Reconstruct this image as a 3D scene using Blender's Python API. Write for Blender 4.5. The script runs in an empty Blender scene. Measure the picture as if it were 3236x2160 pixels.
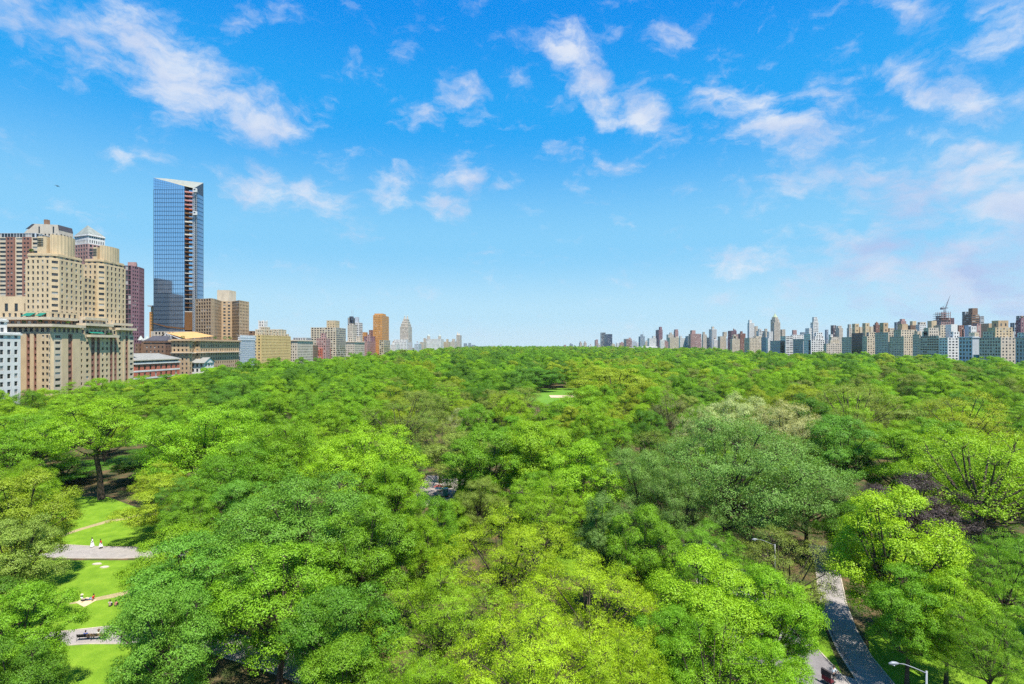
import bpy, math, random
import numpy as np
from mathutils import Vector, Matrix
R = math.radians
SC = bpy.context.scene
COL = SC.collection
random.seed(7)
# ---------------------------------------------------------------- camera
F, CX, CY, H = 1618.0, 1618.0, 1094.0, 40.0        # focal length / centre / horizon in photo pixels, eye height
cd = bpy.data.cameras.new('camera'); cam = bpy.data.objects.new('camera', cd); COL.objects.link(cam)
cam.location = (0, 0, H); cam.rotation_euler = (R(90), 0, 0)
cd.sensor_width = 36; cd.lens = 18; cd.shift_y = 14 / 3236; cd.clip_start = 0.5; cd.clip_end = 20000
SC.camera = cam
# ---------------------------------------------------------------- sky and sun
SUN_EL, SUN_AZ = 67, 143
EXPO = 0.85
HAZE = 0.00003                            # azimuth clockwise from +Y (the view direction)
w = bpy.data.worlds.new('World'); SC.world = w; w.use_nodes = True
NT = w.node_tree; NT.nodes.clear()
def nd(t, **kw):
    n = NT.nodes.new(t)
    for k, v in kw.items():
        if k == 'inp':
            for i, x in v.items(): n.inputs[i].default_value = x
        else: setattr(n, k, v)
    return n
def ln(a, b): NT.links.new(a, b)
sky = nd('ShaderNodeTexSky', sky_type='NISHITA', sun_disc=False)
sky.sun_elevation = R(SUN_EL); sky.sun_rotation = R(SUN_AZ); sky.air_density = 1.0; sky.dust_density = 0.4; sky.ozone_density = 2.0; sky.altitude = 40
hsv = nd('ShaderNodeHueSaturation', inp={'Saturation': 1.32, 'Value': 1.0, 'Hue': 0.492}); ln(sky.outputs[0], hsv.inputs['Color'])
# clear-air colour by elevation, blended over the Nishita sky
rp = nd('ShaderNodeValToRGB'); rp.color_ramp.interpolation = 'EASE'
for i, (p_, c_) in enumerate(((0.0, (.60, .83, .955)), (.06, (.47, .765, .955)), (.19, (.25, .635, .96)), (.41, (.016, .39, .94)), (.60, (.001, .28, .88)), (1.0, (.0, .19, .70)))):
    e_ = rp.color_ramp.elements[i] if i < 2 else rp.color_ramp.elements.new(p_)
    e_.position = p_; e_.color = (*c_, 1)
rs_ = nd('ShaderNodeVectorMath', operation='SCALE', inp={'Scale': 10 / 2 ** EXPO}); ln(rp.outputs[0], rs_.inputs[0])
clear = nd('ShaderNodeMix', data_type='RGBA', inp={'Factor': .93}); ln(hsv.outputs[0], clear.inputs[6]); ln(rs_.outputs[0], clear.inputs[7])
tc = nd('ShaderNodeTexCoord'); sep = nd('ShaderNodeSeparateXYZ'); ln(tc.outputs['Generated'], sep.inputs[0])
az = nd('ShaderNodeMath', operation='ARCTAN2'); ln(sep.outputs[0], az.inputs[0]); ln(sep.outputs[1], az.inputs[1])
el = nd('ShaderNodeMath', operation='ARCSINE'); ln(sep.outputs[2], el.inputs[0])
cmb = nd('ShaderNodeCombineXYZ'); ln(el.outputs[0], rp.inputs[0]); ln(az.outputs[0], cmb.inputs[0]); ln(el.outputs[0], cmb.inputs[1])
wn = nd('ShaderNodeTexNoise', inp={'Scale': 7.0, 'Detail': 6.0, 'Roughness': 0.6}); ln(cmb.outputs[0], wn.inputs['Vector'])
ws = nd('ShaderNodeVectorMath', operation='SUBTRACT', inp={1: (0.5, 0.5, 0.5)}); ln(wn.outputs['Color'], ws.inputs[0])
wm = nd('ShaderNodeVectorMath', operation='MULTIPLY_ADD', inp={1: (0.10, 0.075, 0)}); ln(ws.outputs[0], wm.inputs[0]); ln(cmb.outputs[0], wm.inputs[2])
def sph(px, py):
    a = math.atan((px - CX) / F); return a, math.atan((CY - py) / F * math.cos(a))
# cloud banks of the sky: direction (through photo pixels), tilt, half length, half width, strength
CLOUDS = [(150, 60, 20, 330, 110, .9), (420, 60, 15, 200, 90, .85), (560, 210, 35, 330, 105, 1.05), (800, 370, 30, 170, 75, 1.1), (700, 300, 30, 150, 70, .6), (240, 200, 40, 170, 70, .55), (780, 60, -5, 190, 50, .55),
  (110, 385, 12, 110, 26, .6), (370, 480, 32, 90, 30, .55), (60, 665, 0, 170, 36, .6), (640, 470, 10, 80, 30, .35),
  (760, 590, 25, 190, 50, .8), (870, 565, 20, 120, 60, .8), (1010, 620, 25, 150, 60, .95), (1040, 670, 10, 140, 36, .7), (1240, 590, -20, 85, 70, .95), (1400, 640, 30, 100, 60, .85), (1455, 560, 25, 75, 46, .95), (1580, 592, 0, 36, 18, .6),
  (1460, 285, 25, 120, 62, .95), (1300, 340, 10, 110, 46, .55), (1640, 255, 40, 70, 32, .6), (1800, 170, 48, 130, 72, 1.05), (1900, 270, 48, 170, 66, 1.05), (2040, 360, 35, 130, 62, 1.05),
  (2110, 120, -10, 95, 55, .75), (1870, 490, 10, 160, 52, .62), (2165, 585, 0, 60, 30, .8),
  (2310, 325, 12, 210, 75, .95), (2480, 420, 12, 240, 75, 1.05), (2600, 310, 10, 110, 62, .85), (2660, 450, 25, 110, 60, .7), (2690, 130, -30, 56, 40, .62),
  (2900, 60, 30, 130, 80, .85), (3150, 70, -10, 170, 120, .8), (2900, 260, 40, 130, 80, .85), (3060, 310, 10, 170, 80, .9), (3080, 260, 20, 90, 50, .7),
  (2480, 590, -15, 160, 44, .6), (2780, 570, 0, 340, 90, .8), (3080, 560, 5, 280, 130, 1.05), (3200, 640, 0, 280, 140, 1.0), (2900, 680, 8, 340, 75, .75),
  (2420, 830, -8, 240, 50, .75), (2760, 880, -4, 360, 85, .95), (3060, 860, 0, 360, 130, 1.1), (3200, 760, 0, 240, 130, 1.0), (2250, 945, 5, 130, 30, .5), (3000, 950, 0, 400, 75, .95), (2700, 800, -5, 260, 60, .8), (2620, 920, -6, 260, 50, .7), (3130, 930, 0, 300, 110, 1.1), (2960, 760, 0, 250, 60, .75), (2560, 600, -12, 220, 40, .75), (2450, 640, 0, 160, 30, .6), (3050, 460, 15, 200, 50, .6), (2850, 380, 10, 140, 50, .5)]
acc = None
for (px, py, ang, a, b, s) in CLOUDS:
    t = R(ang); c = sph(px, py)
    e1 = sph(px + a * math.cos(t), py + a * math.sin(t)); e2 = sph(px - b * math.sin(t), py + b * math.cos(t))
    d1 = (e1[0] - c[0], e1[1] - c[1]); d2 = (e2[0] - c[0], e2[1] - c[1])
    mp = nd('ShaderNodeMapping', vector_type='TEXTURE')
    mp.inputs['Location'].default_value = (c[0], c[1], 0); mp.inputs['Rotation'].default_value = (0, 0, math.atan2(d1[1], d1[0]))
    mp.inputs['Scale'].default_value = (math.hypot(*d1) * 1.75, math.hypot(*d2) * 2.1, 1)
    ln(wm.outputs[0], mp.inputs['Vector'])
    lg = nd('ShaderNodeVectorMath', operation='LENGTH'); ln(mp.outputs[0], lg.inputs[0])
    mr = nd('ShaderNodeMapRange', interpolation_type='SMOOTHSTEP', inp={'From Min': 1.0, 'From Max': 0.0, 'To Min': 0.0, 'To Max': s}); ln(lg.outputs['Value'], mr.inputs['Value'])
    if acc is None: acc = mr.outputs[0]
    else:
        ad = nd('ShaderNodeMath', operation='SMOOTH_MAX', inp={2: 0.25}); ln(acc, ad.inputs[0]); ln(mr.outputs[0], ad.inputs[1]); acc = ad.outputs[0]
st = nd('ShaderNodeMapping'); st.inputs['Rotation'].default_value = (0, 0, R(16)); st.inputs['Scale'].default_value = (0.85, 1.7, 1.0); ln(wm.outputs[0], st.inputs['Vector'])
fb = nd('ShaderNodeTexNoise', inp={'Scale': 13.0, 'Detail': 12.0, 'Roughness': 0.64}); ln(st.outputs[0], fb.inputs['Vector'])
f2 = nd('ShaderNodeMath', operation='MULTIPLY_ADD', inp={1: 2.7, 2: -1.62}); ln(fb.outputs[0], f2.inputs[0])
dn = nd('ShaderNodeMath', operation='ADD'); ln(acc, dn.inputs[0]); ln(f2.outputs[0], dn.inputs[1])
cl = nd('ShaderNodeMapRange', interpolation_type='SMOOTHSTEP', inp={'From Min': 0.0, 'From Max': 1.05, 'To Min': 0.0, 'To Max': 0.86}); ln(dn.outputs[0], cl.inputs['Value'])
# thin grey-violet bellies on the thicker cloud, low eastern bank duskier
sh = nd('ShaderNodeTexNoise', inp={'Scale': 8.0, 'Detail': 5.0}); ln(st.outputs[0], sh.inputs['Vector'])
lo = nd('ShaderNodeMapRange', interpolation_type='SMOOTHSTEP', inp={'From Min': 0.30, 'From Max': 0.10, 'To Min': 0.0, 'To Max': 0.55}); ln(el.outputs[0], lo.inputs['Value'])
ea = nd('ShaderNodeMapRange', interpolation_type='SMOOTHSTEP', inp={'From Min': 0.35, 'From Max': 0.7}); ln(az.outputs[0], ea.inputs['Value'])
le = nd('ShaderNodeMath', operation='MULTIPLY'); ln(lo.outputs[0], le.inputs[0]); ln(ea.outputs[0], le.inputs[1])
sm = nd('ShaderNodeMapRange', inp={'From Min': 0.40, 'From Max': 0.64, 'To Min': 0.0, 'To Max': 0.7}); ln(sh.outputs[0], sm.inputs['Value'])
sa = nd('ShaderNodeMath', operation='ADD', use_clamp=True); ln(le.outputs[0], sa.inputs[0]); ln(sm.outputs[0], sa.inputs[1])
cc = nd('ShaderNodeMix', data_type='RGBA'); ln(sa.outputs[0], cc.inputs['Factor'])
CLOUD_N = (cc, tuple(c_ * 10 / 2 ** EXPO for c_ in (.85, .88, .94)) + (1,), tuple(c_ * 10 / 2 ** EXPO for c_ in (.47, .575, .85)) + (1,))
cc.inputs[6].default_value = CLOUD_N[1]; cc.inputs[7].default_value = CLOUD_N[2]
mixc = nd('ShaderNodeMix', data_type='RGBA'); ln(cl.outputs[0], mixc.inputs['Factor']); ln(clear.outputs[2], mixc.inputs[6]); ln(cc.outputs[2], mixc.inputs[7])
bg = nd('ShaderNodeBackground', inp={'Strength': 0.1}); ln(mixc.outputs[2], bg.inputs[0])
wo = nd('ShaderNodeOutputWorld'); ln(bg.outputs[0], wo.inputs[0])
sl = bpy.data.lights.new('sun', 'SUN'); sun = bpy.data.objects.new('sun', sl); COL.objects.link(sun)
sl.energy = 4.6; sl.angle = R(0.53); sl.color = (1.0, 0.94, 0.84)
sd = Vector((math.sin(R(SUN_AZ)) * math.cos(R(SUN_EL)), math.cos(R(SUN_AZ)) * math.cos(R(SUN_EL)), math.sin(R(SUN_EL))))
sun.rotation_euler = sd.to_track_quat('Z', 'Y').to_euler(); sun.location = (0, -50, 300)
SC.view_settings.view_transform = 'Standard'; SC.view_settings.look = 'None'; SC.view_settings.gamma = 1; SC.view_settings.exposure = EXPO
SC.cycles.max_bounces = 6; SC.cycles.diffuse_bounces = 3; SC.cycles.glossy_bounces = 3; SC.cycles.transmission_bounces = 4
SC.cycles.use_denoising = False; SC.cycles.caustics_reflective = False; SC.cycles.caustics_refractive = False
# ---------------------------------------------------------------- helpers
def GZ(x, y):                                       # terrain height
    def s(a, b, t): t = np.clip((t - a) / (b - a), 0, 1); return t * t * (3 - 2 * t)
    z = 3.5 * s(170, 420, y) + 9.0 * s(500, 1500, y) + 3.5 * s(1500, 3000, y)
    z = z + s(260, 600, y) * (1 - s(2600, 3200, y)) * (1.8 * np.sin(x * .013 + 1.3) * np.sin(y * .011) + 1.2 * np.sin(x * .031 + y * .021))
    return z
def gz(x, y): return float(GZ(np.float64(x), np.float64(y)))
def P(px, py, D): return Vector(((px - CX) / F * D, D, H + (CY - py) / F * D))
def PG(px, py, z=0.0):                              # photo pixel -> ground point at height z
    D = (H - z) * F / (py - CY); return Vector(((px - CX) / F * D, D, z))
def zt(py, D): return H + (CY - py) / F * D
def xt(px, D): return (px - CX) / F * D
_mats = {}
def mat(name, col, rough=0.85, spec=0.25, metal=0.0, var=0.12, scale=0.35, fine=2.5, streak=0.0, bump=0.0):
    if name in _mats: return _mats[name]
    m = bpy.data.materials.new(name); m.use_nodes = True; t = m.node_tree; b = t.nodes['Principled BSDF']
    b.inputs['Roughness'].default_value = rough; b.inputs['Specular IOR Level'].default_value = spec; b.inputs['Metallic'].default_value = metal
    if var > 0:
        g = t.nodes.new('ShaderNodeNewGeometry')
        n1 = t.nodes.new('ShaderNodeTexNoise'); n1.inputs['Scale'].default_value = scale; n1.inputs['Detail'].default_value = 5; n1.inputs['Roughness'].default_value = .65
        n2 = t.nodes.new('ShaderNodeTexNoise'); n2.inputs['Scale'].default_value = fine; n2.inputs['Detail'].default_value = 3
        mp = t.nodes.new('ShaderNodeMapping'); mp.inputs['Scale'].default_value = (1, 1, 0.35 if streak else 1)
        t.links.new(g.outputs['Position'], mp.inputs[0]); t.links.new(mp.outputs[0], n1.inputs['Vector']); t.links.new(g.outputs['Position'], n2.inputs['Vector'])
        a = t.nodes.new('ShaderNodeMath'); a.operation = 'MULTIPLY_ADD'; a.inputs[1].default_value = .6; t.links.new(n2.outputs[0], a.inputs[0])
        b2 = t.nodes.new('ShaderNodeMath'); b2.operation = 'MULTIPLY'; b2.inputs[1].default_value = 1.4; t.links.new(n1.outputs[0], b2.inputs[0]); t.links.new(b2.outputs[0], a.inputs[2])
        mr = t.nodes.new('ShaderNodeMapRange'); mr.inputs['From Min'].default_value = .6; mr.inputs['From Max'].default_value = 1.4
        mr.inputs['To Min'].default_value = 1 - var * 1.6; mr.inputs['To Max'].default_value = 1 + var * 1.6; t.links.new(a.outputs[0], mr.inputs['Value'])
        mx = t.nodes.new('ShaderNodeVectorMath'); mx.operation = 'SCALE'; mx.inputs[0].default_value = col[:3]; t.links.new(mr.outputs[0], mx.inputs['Scale'])
        t.links.new(mx.outputs[0], b.inputs['Base Color'])
        if bump:
            bp = t.nodes.new('ShaderNodeBump'); bp.inputs['Strength'].default_value = bump; bp.inputs['Distance'].default_value = .1
            t.links.new(n2.outputs[0], bp.inputs['Height']); t.links.new(bp.outputs[0], b.inputs['Normal'])
    else: b.inputs['Base Color'].default_value = (*col[:3], 1)
    _mats[name] = m; return m
PAL = dict(cream=(.62, .52, .38), tan=(.50, .36, .22), buff=(.60, .465, .29), white=(.74, .72, .68), stone=(.60, .52, .42), grey=(.42, .42, .42), brick=(.34, .13, .09), pink=(.46, .28, .25), brown=(.24, .15, .10),
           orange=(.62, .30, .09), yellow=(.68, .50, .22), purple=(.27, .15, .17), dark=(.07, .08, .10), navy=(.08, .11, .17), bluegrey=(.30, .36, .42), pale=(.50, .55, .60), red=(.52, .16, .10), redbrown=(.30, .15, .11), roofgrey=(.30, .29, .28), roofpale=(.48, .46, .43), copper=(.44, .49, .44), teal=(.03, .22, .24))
PAL = {k: tuple(c * .98 for c in v) for k, v in PAL.items()}
def wallm(c): return mat('wall_' + c, PAL[c], streak=1)
GL = [mat('glass_dark', (.018, .022, .028), .12, .6, var=0), mat('glass_mid', (.09, .10, .11), .2, .5, var=0), mat('glass_blind', (.42, .40, .36), .5, .3, var=0), mat('glass_brown', (.10, .05, .035), .3, .4, var=0)]
BLUEG = mat('glass_blue', (.48, .66, .86), .05, .8, metal=.85, var=0.0)
def tag(o, label=None, cat=None, group=None, kind=None):
    for k, v in (('label', label), ('category', cat), ('group', group), ('kind', kind)):
        if v: o[k] = v
    return o
def link(name, me, parent=None, mats=()):
    o = bpy.data.objects.new(name, me); COL.objects.link(o)
    for m in mats: me.materials.append(m)
    if parent:
        o.parent = parent; o.matrix_parent_inverse = Matrix.Translation(-Vector(parent.location)) if parent.get('_w', 1) else Matrix()
    return o
def empty(name, loc): 
    o = bpy.data.objects.new(name, None); COL.objects.link(o); o.location = loc; o.empty_display_size = .1; return o
class MB:
    def __init__(s): s.v = []; s.f = []; s.m = []
    def quad(s, a, b, c, d, m=0):
        i = len(s.v); s.v += [tuple(a), tuple(b), tuple(c), tuple(d)]; s.f.append((i, i + 1, i + 2, i + 3)); s.m.append(m)
    def poly(s, pts, m=0):
        i = len(s.v); s.v += [tuple(p) for p in pts]; s.f.append(tuple(range(i, i + len(pts)))); s.m.append(m)
    def box(s, x0, x1, y0, y1, z0, z1, m=0): s.prism([(x0, y0), (x1, y0), (x1, y1), (x0, y1)], z0, z1, m)
    def prism(s, pl, z0, z1, m=0, top=True, bot=False):
        n = len(pl)
        for i in range(n):
            (ax, ay), (bx, by) = pl[i], pl[(i + 1) % n]
            s.quad((ax, ay, z0), (bx, by, z0), (bx, by, z1), (ax, ay, z1), m)
        if top: s.poly([(x, y, z1) for x, y in pl], m)
        if bot: s.poly([(x, y, z0) for x, y in reversed(pl)], m)
    def tube(s, pts, rad, n=6, m=0, cap=True):
        pts = [Vector(p) for p in pts]; base = len(s.v)
        if not hasattr(rad, '__len__'): rad = [rad] * len(pts)
        for k, p in enumerate(pts):
            t = (pts[min(k + 1, len(pts) - 1)] - pts[max(k - 1, 0)]).normalized()
            u = t.cross(Vector((.31, .17, .93))); u = u.normalized() if u.length > 1e-3 else t.orthogonal().normalized(); v = t.cross(u)
            for j in range(n):
                a = 2 * math.pi * j / n; s.v.append(tuple(p + (u * math.cos(a) + v * math.sin(a)) * rad[k]))
        for k in range(len(pts) - 1):
            for j in range(n):
                a = base + k * n + j; b = base + k * n + (j + 1) % n; s.f.append((a, b, b + n, a + n)); s.m.append(m)
        if cap:
            s.f.append(tuple(base + j for j in reversed(range(n)))); s.m.append(m)
            e = base + (len(pts) - 1) * n; s.f.append(tuple(e + j for j in range(n))); s.m.append(m)
    def cone(s, x, y, z0, z1, r0, r1, n=10, m=0):
        a = [(x + r0 * math.cos(2 * math.pi * j / n), y + r0 * math.sin(2 * math.pi * j / n), z0) for j in range(n)]
        b = [(x + r1 * math.cos(2 * math.pi * j / n), y + r1 * math.sin(2 * math.pi * j / n), z1) for j in range(n)]
        for j in range(n): k = (j + 1) % n; s.quad(a[j], a[k], b[k], b[j], m)
        s.poly(list(reversed(a)), m)
        if r1 > .01: s.poly(b, m)
    def ball(s, c, r, m=0, n=8, sz=1.0, k=5):
        c = Vector(c)
        for i in range(k):
            t0, t1 = math.pi * i / k, math.pi * (i + 1) / k
            for j in range(n):
                p0, p1 = 2 * math.pi * j / n, 2 * math.pi * (j + 1) / n
                f = lambda t, p: c + Vector((r * math.sin(t) * math.cos(p), r * math.sin(t) * math.sin(p), -r * sz * math.cos(t)))
                s.quad(f(t0, p0), f(t0, p1), f(t1, p1), f(t1, p0), m)
    def mesh(s, name):
        me = bpy.data.meshes.new(name); me.from_pydata(s.v, [], s.f); me.polygons.foreach_set('material_index', s.m); me.update(); return me
    def build(s, name, mats, parent=None, smooth=False):
        me = s.mesh(name)
        if smooth: me.polygons.foreach_set('use_smooth', [True] * len(me.polygons))
        return link(name, me, parent, mats if isinstance(mats, (list, tuple)) else [mats])
# ---------------------------------------------------------------- ground, lawns, paths, streets
def grid_sheet(name, xs, ys, m, dz=0.0):
    X, Y = np.meshgrid(xs, ys); Z = GZ(X, Y) + dz; nx, ny = len(xs), len(ys)
    me = bpy.data.meshes.new(name); i = np.arange(ny * nx).reshape(ny, nx)
    q = np.stack([i[:-1, :-1], i[:-1, 1:], i[1:, 1:], i[1:, :-1]], -1).reshape(-1, 4)
    me.from_pydata(np.stack([X, Y, Z], -1).reshape(-1, 3).tolist(), [], q.tolist()); return tag(link(name, me, None, [m]), kind='structure')
def ground_mat(name, c1, c2, scale, c3=None, fine=6.0, bump=.5):
    m = bpy.data.materials.new(name); m.use_nodes = True; t = m.node_tree; b = t.nodes['Principled BSDF']; b.inputs['Roughness'].default_value = .95; b.inputs['Specular IOR Level'].default_value = .1
    g = t.nodes.new('ShaderNodeNewGeometry'); n1 = t.nodes.new('ShaderNodeTexNoise'); n1.inputs['Scale'].default_value = scale; n1.inputs['Detail'].default_value = 7; n1.inputs['Roughness'].default_value = .68
    n2 = t.nodes.new('ShaderNodeTexNoise'); n2.inputs['Scale'].default_value = fine; n2.inputs['Detail'].default_value = 4
    t.links.new(g.outputs['Position'], n1.inputs['Vector']); t.links.new(g.outputs['Position'], n2.inputs['Vector'])
    r = t.nodes.new('ShaderNodeValToRGB'); e = r.color_ramp.elements; e[0].position = .36; e[0].color = (*c1, 1); e[1].position = .64; e[1].color = (*c2, 1)
    if c3: x = e.new(.5); x.color = (*c3, 1)
    t.links.new(n1.outputs[0], r.inputs[0])
    mr = t.nodes.new('ShaderNodeMapRange'); mr.inputs['From Min'].default_value = .3; mr.inputs['From Max'].default_value = .7; mr.inputs['To Min'].default_value = .7; mr.inputs['To Max'].default_value = 1.3; t.links.new(n2.outputs[0], mr.inputs['Value'])
    s = t.nodes.new('ShaderNodeVectorMath'); s.operation = 'SCALE'; t.links.new(r.outputs[0], s.inputs[0]); t.links.new(mr.outputs[0], s.inputs['Scale']); t.links.new(s.outputs[0], b.inputs['Base Color'])
    bp = t.nodes.new('ShaderNodeBump'); bp.inputs['Strength'].default_value = bump; bp.inputs['Distance'].default_value = .08; t.links.new(n2.outputs[0], bp.inputs['Height']); t.links.new(bp.outputs[0], b.inputs['Normal'])
    return m
M_SOIL = ground_mat('park_floor', (.16, .10, .055), (.045, .075, .02), .25, (.08, .075, .035))
M_LAWN = ground_mat('lawn_grass', (.115, .22, .016), (.19, .31, .026), .35, (.145, .265, .018), fine=9)
M_FIELD = ground_mat('field_grass', (.10, .22, .025), (.14, .28, .03), .06)
M_PATH = ground_mat('path_asphalt', (.27, .25, .235), (.34, .31, .29), .8, fine=14, bump=.15)
M_ROAD = ground_mat('road_asphalt', (.17, .16, .165), (.23, .22, .225), .5, fine=14, bump=.15)
M_DIRT = ground_mat('bare_dirt', (.30, .25, .13), (.38, .31, .17), .9)
M_SAND = ground_mat('infield_sand', (.52, .38, .26), (.6, .45, .32), .3)
M_KERB = mat('kerb_stone', (.46, .40, .33), var=.15)
grid_sheet('ground', np.concatenate([np.linspace(-5000, -800, 12), np.linspace(-700, 700, 71), np.linspace(800, 5000, 12)]), np.concatenate([np.linspace(-80, 800, 89), np.linspace(840, 3000, 40), np.linspace(3300, 9000, 12)]), M_SOIL)
grid_sheet('west_street', np.linspace(-247, -232, 4), np.linspace(40, 2600, 120), M_ROAD, .05)
grid_sheet('east_street', np.linspace(522, 538, 4), np.linspace(40, 2600, 120), M_ROAD, .05)
def sheet(name, pts, m, z):                         # flat irregular sheet from photo pixels on the near ground
    mb = MB(); mb.poly([(p.x, p.y, z) for p in (PG(*q) for q in pts)]); return tag(mb.build(name, m), kind='structure')
def V(*q): return [(a * 1.3776, b * 1.3776) for a, b in q]
sheet('lawn', V((-60, 1700), (480, 1700), (430, 1400), (470, 1285), (-60, 1285)), M_LAWN, .01)
sheet('upper_lawn', V((-60, 1252), (470, 1252), (440, 1200), (330, 1170), (250, 1140), (-60, 1130)), M_LAWN, .012)
sheet('centre_lawn', V((1240, 1320), (1420, 1320), (1420, 1180), (1240, 1180)), M_LAWN, .011)
sheet('east_lawn', V((2010, 1700), (2500, 1700), (2450, 1330), (2150, 1330), (1990, 1440)), M_LAWN, .012)
sheet('east_verge', V((1850, 1620), (1960, 1620), (1905, 1480), (1860, 1340), (1740, 1350)), M_LAWN, .008)
def ribbon(name, pts, width, m, z, kerb=True):      # a path along ground points
    P3 = [PG(*q) for q in pts]; n = len(P3); L = []; Rr = []
    for i, p in enumerate(P3):
        t = (P3[min(i + 1, n - 1)] - P3[max(i - 1, 0)]); t.z = 0; t.normalize(); s = Vector((t.y, -t.x, 0)); wd = width[i] if hasattr(width, '__len__') else width
        L.append(p - s * wd / 2); Rr.append(p + s * wd / 2)
    mb = MB()
    for i in range(n - 1): mb.quad((L[i].x, L[i].y, z), (Rr[i].x, Rr[i].y, z), (Rr[i + 1].x, Rr[i + 1].y, z), (L[i + 1].x, L[i + 1].y, z))
    o = tag(mb.build(name, m), kind='structure')
    if kerb:
        kb = MB()
        for side, sg in ((L, -1), (Rr, 1)):
            for i in range(n - 1):
                a, b = side[i], side[i + 1]; t = (b - a).normalized(); s = Vector((t.y, -t.x, 0)) * .16 * sg
                c = [(a.x, a.y), (a.x + s.x, a.y + s.y), (b.x + s.x, b.y + s.y), (b.x, b.y)]
                if sg < 0: c.reverse()
                kb.prism(c, 0, .11)
        tag(kb.build(name.replace('path', '') + 'kerb' if name.endswith('path') else name + '_kerb', M_KERB), kind='structure')
    return o
ribbon('lawn_path', V((-80, 1262), (120, 1263), (200, 1267), (300, 1268), (430, 1262), (620, 1272)), [6.2, 5.8, 5.4, 5.2, 5, 5], M_PATH, .025)
ribbon('lower_path', V((-80, 1490), (120, 1466), (230, 1456), (320, 1455), (430, 1462), (520, 1478), (640, 1512), (800, 1570)), [3.4, 3.6, 4.2, 4.4, 4.2, 4.2, 4.4, 4.4], M_PATH, .026)
ribbon('east_path', V((2060, 1640), (2010, 1568), (1960, 1500), (1930, 1440), (1910, 1380), (1902, 1330), (1895, 1290), (1870, 1250)), [4.2, 3.9, 3.6, 3.5, 3.5, 3.5, 3.5, 3.5], M_PATH, .024)
ribbon('drive', V((1980, 1800), (1840, 1568), (1760, 1460), (1690, 1370), (1640, 1300), (1600, 1255), (1570, 1225), (1530, 1200)), [11, 11, 10.5, 10, 9, 8, 8, 8], M_ROAD, .02)
ribbon('spur_path', V((1900, 1552), (1960, 1575), (2000, 1620)), [3, 4, 4], M_PATH, .03, False)
ribbon('worn_track', V((130, 1232), (190, 1212), (250, 1195), (330, 1182), (420, 1176)), [1.2, 1.6, 2.2, 2.4, 2], M_DIRT, .021, False)
ribbon('dirt_patch', V((160, 1384), (200, 1378), (240, 1370), (290, 1360), (330, 1358)), [.5, 1.2, 1.5, 1.9, 1.2], M_DIRT, .022, False)
sheet('plaza', V((940, 1160), (1080, 1160), (1090, 1095), (980, 1090)), mat('plaza_paving', (.30, .26, .23)), .015)
def far_sheet(name, x0, x1, y0, y1, m, dz):
    grid_sheet(name, np.linspace(x0, x1, 8), np.linspace(y0, y1, 8), m, dz)
far_sheet('ball_field', 5, 62, 330, 470, M_FIELD, .05)
far_sheet('infield', 28, 46, 370, 388, M_SAND, .09)
far_sheet('drive_clearing', 380, 432, 520, 565, M_PATH, .06)
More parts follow.
